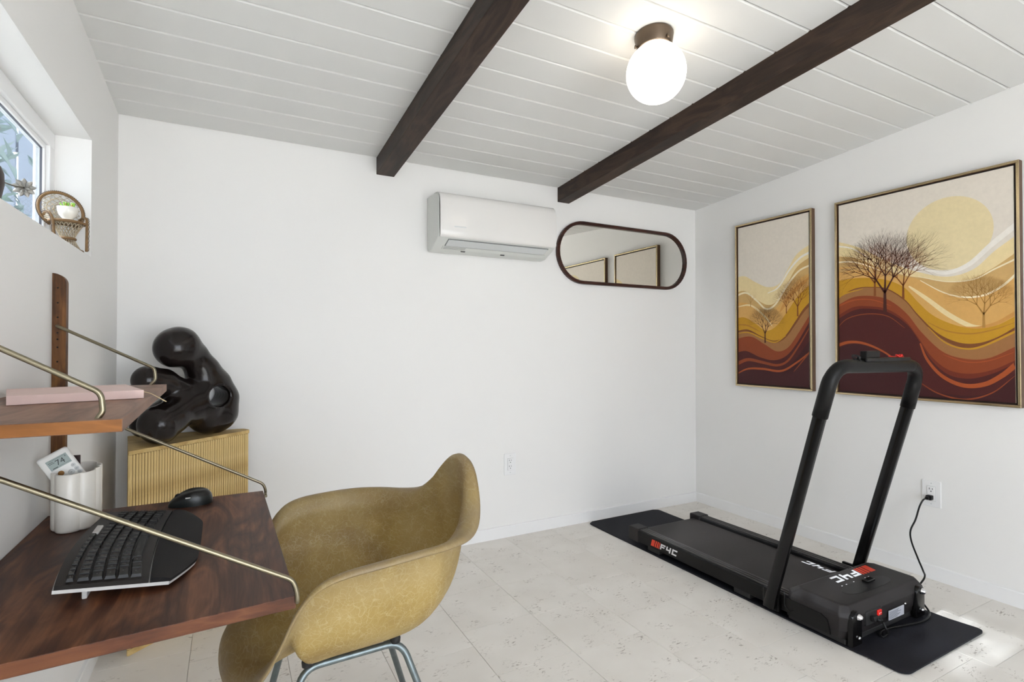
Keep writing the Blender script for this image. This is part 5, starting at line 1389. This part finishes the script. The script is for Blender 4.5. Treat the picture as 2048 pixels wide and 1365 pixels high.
WK = V(-0.462, 2.165, S0)                                     # little wicker chair
WR = math.radians(214)                                        # local +y (front) turned towards the room and the viewer
def wicker_chair():
    t = thing('miniature_wicker_chair', 'miniature wicker peacock chair on the window sill holding a white pot', 'ornament', WK, WR)
    H_, z1 = 0.196, 0.092                                     # total height, seat height
    yb = -0.026
    def hoop(a, rx, rz, cz, lean): x = rx * math.sin(a); z = cz + rz * math.cos(a); return V(x, yb - lean * (z - z1), z)
    cz, rx, rz = 0.136, 0.060, 0.058
    b = bm_new(); tube(b, [hoop(math.radians(d), rx, rz, cz, 0.16) for d in range(-150, 151, 10)], 0.0046, 8); obj('back_hoop', b, 'wicker', t, world=False)
    b = bm_new()
    pts = []
    for i in range(121):
        a = math.radians(-148 + 296 * i / 120); r = 1.085 + (0.018 if i % 2 else -0.018); pts.append(hoop(a, rx * r, rz * r, cz, 0.16))
    tube(b, pts, 0.0011, 5); obj('braided_edge', b, 'wicker_dark', t, world=False)
    # woven lattice filling the back
    b = bm_new()
    for s in (-1, 1):
        for k in range(-7, 8):
            seg_ = []
            for i in range(15):
                q = -1 + 2 * i / 14; x = (k * 0.020 + s * q * 0.075); z = cz + q * rz * 0.98
                if (x / rx) ** 2 + ((z - cz) / rz) ** 2 < 0.97: seg_.append(V(x, yb - 0.16 * (z - z1) + 0.0016 * s * math.sin(i * 2.2 + k), z))
            if len(seg_) > 1: tube(b, seg_, 0.0009, 5)
    for f_ in (0.34, 0.64):
        tube(b, [hoop(math.radians(d), rx * f_, rz * f_, cz, 0.16) for d in range(-150, 151, 15)], 0.0014, 5)
    obj('woven_back', b, 'wicker_pale', t, world=False)
    # seat ring, woven seat
    b = bm_new(); tube(b, [V(0.046 * math.cos(a), 0.010 + 0.037 * math.sin(a), z1) for a in [2 * math.pi * i / 28 for i in range(28)]], 0.0046, 8, closed=True); obj('seat_ring', b, 'wicker', t, world=False)
    b = bm_new(); lathe(b, [(0, z1 + 0.0008), (0.044, z1 + 0.0008), (0.044, z1 - 0.0015), (0, z1 - 0.0015)], 28, M=Tm((0, 0.010, 0), (0, 0, 0), (1, 0.82, 1))); obj('seat', b, 'wicker_pale', t, world=False)
    # arms sweeping down into the front legs
    for s in (-1, 1):
        b = bm_new(); pts = [V(s * 0.048, yb - 0.002, 0.112), V(s * 0.050, -0.008, 0.118), V(s * 0.049, 0.016, 0.112), V(s * 0.045, 0.028, 0.090), V(s * 0.043, 0.032, 0.045), V(s * 0.041, 0.036, 0.0036)]
        sp = [Vector(q) for q in spline(pts, 6)]; tube(b, sp, 0.0040, 8); obj('arm', b, 'wicker', t, world=False)
        b = bm_new(); tube(b, [p + V(s * 0.0058, 0.0015 * (1 if i % 2 else -1), 0.002) for i, p in enumerate(sp)], 0.0010, 5); obj('arm_braid', b, 'wicker_dark', t, world=False)
        b = bm_new()
        for k in range(4):
            z = 0.098 + 0.006 * k; tube(b, [V(s * 0.048, -0.02, z + 0.003), V(s * 0.049, 0.002, z - 0.002), V(s * 0.046, 0.024, z - 0.003 - 0.003 * k)], 0.0009, 5)
        obj('arm_weave', b, 'wicker_pale', t, world=False)
    # hourglass base of crossing strands with a bound waist
    b = bm_new(); zw = 0.040
    for s in (-1, 1):
        for k in range(22):
            a = 2 * math.pi * k / 22; pts = []
            for i in range(9):
                q = i / 8; z = z1 - 0.003 - (z1 - 0.004) * q; rr = 0.018 + 0.026 * abs((z - zw) / (z1 - zw)) ** 1.4 if z > zw else 0.018 + 0.022 * ((zw - z) / zw) ** 1.3
                aa = a + s * q * 1.3; pts.append(V(rr * math.cos(aa), 0.010 + 0.85 * rr * math.sin(aa), z))
            tube(b, pts, 0.0010, 5)
    obj('woven_base', b, 'wicker_pale', t, world=False)
    b = bm_new(); tube(b, [V(0.0195 * math.cos(a), 0.010 + 0.0165 * math.sin(a), zw) for a in [2 * math.pi * i / 20 for i in range(20)]], 0.0048, 8, closed=True); obj('waist_band', b, 'wicker', t, world=False)
    b = bm_new(); tube(b, [V(0.040 * math.cos(a), 0.010 + 0.034 * math.sin(a), 0.0036) for a in [2 * math.pi * i / 24 for i in range(24)]], 0.0032, 8, closed=True); obj('foot_ring', b, 'wicker', t, world=False)
    # white footed pot on the seat with a green succulent
    base = t.matrix_basis @ V(0.0, 0.012, z1 + 0.0012)
    p = thing('footed_pot', 'small white footed pot with a green succulent in the wicker chair', 'plant pot', base)
    b = bm_new(); lathe(b, [(0, 0), (0.015, 0), (0.0155, 0.002), (0.013, 0.007), (0.014, 0.011), (0.022, 0.020), (0.026, 0.032), (0.0275, 0.046), (0.0265, 0.0465), (0.0245, 0.040), (0, 0.038)], 28); obj('pot', b, 'ceramic', p, world=False)
    b = bm_new(); lathe(b, [(0, 0.0415), (0.0245, 0.040), (0.0245, 0.037), (0, 0.037)], 20); obj('soil', b, 'soil', p, world=False)
    lm, lt = leaf_mesh('leaf', 0.021, 0.0042, 0.003, 'succulent_green', 0.25), leaf_mesh('leaf', 0.017, 0.0036, 0.0028, 'succulent_tip', 0.25); rnd = random.Random(3)
    for cx, cy, nn in ((-0.006, 0.0, 9), (0.009, 0.004, 8)):
        for k in range(nn):
            o = mesh_obj('leaf', lt if k % 4 == 0 else lm, p, (cx, cy, 0.042), (math.radians(rnd.uniform(35, 78)), 0, k * 2.4))
wicker_chair()

def dark_planter():
    c = V(-0.468, 1.512, S0)
    t = thing('dark_planter', 'dark brown planter with a trailing grey-pink rosette succulent on the sill', 'plant', c)
    b = bm_new(); lathe(b, [(0, 0.0005), (0.026, 0.0005), (0.036, 0.016), (0.041, 0.045), (0.040, 0.068), (0.035, 0.083), (0.032, 0.083), (0.034, 0.068), (0, 0.064)], 32); autosmooth(obj('pot', b, 'dark_pot', t, world=False), 60)
    b = bm_new(); lathe(b, [(0, 0.072), (0.034, 0.070), (0.034, 0.066), (0, 0.066)], 20); obj('soil', b, 'soil', t, world=False)
    tip = onX(48, 376, -0.470); a = onX(10, 369, -0.470); mid = onX(28, 372, -0.470)
    b = bm_new(); tube(b, [Vector(q) for q in spline([c + V(0, 0.01, 0.070), a + V(0, -0.01, 0.003), mid, tip], 6)], 0.0016, 6); obj('stem', b, 'stem', t)
    lm = leaf_mesh('leaf', 0.024, 0.0068, 0.0024, 'succulent_grey', 0.12); view = (EYE - tip).normalized()
    base = view.to_track_quat('Z', 'Y').to_matrix().to_4x4(); base.translation = tip - c
    for k in range(16):
        el = math.radians(12 if k < 9 else 48); a = k * 0.698 if k < 9 else k * 0.9
        o = mesh_obj('leaf', lm, t); s = 1.0 if k < 9 else 0.72
        o.matrix_local = base @ Tm((0, 0, 0), (0, 0, a)) @ Tm((0, 0.002, 0), (el, 0, 0), (s, s, s))
dark_planter()
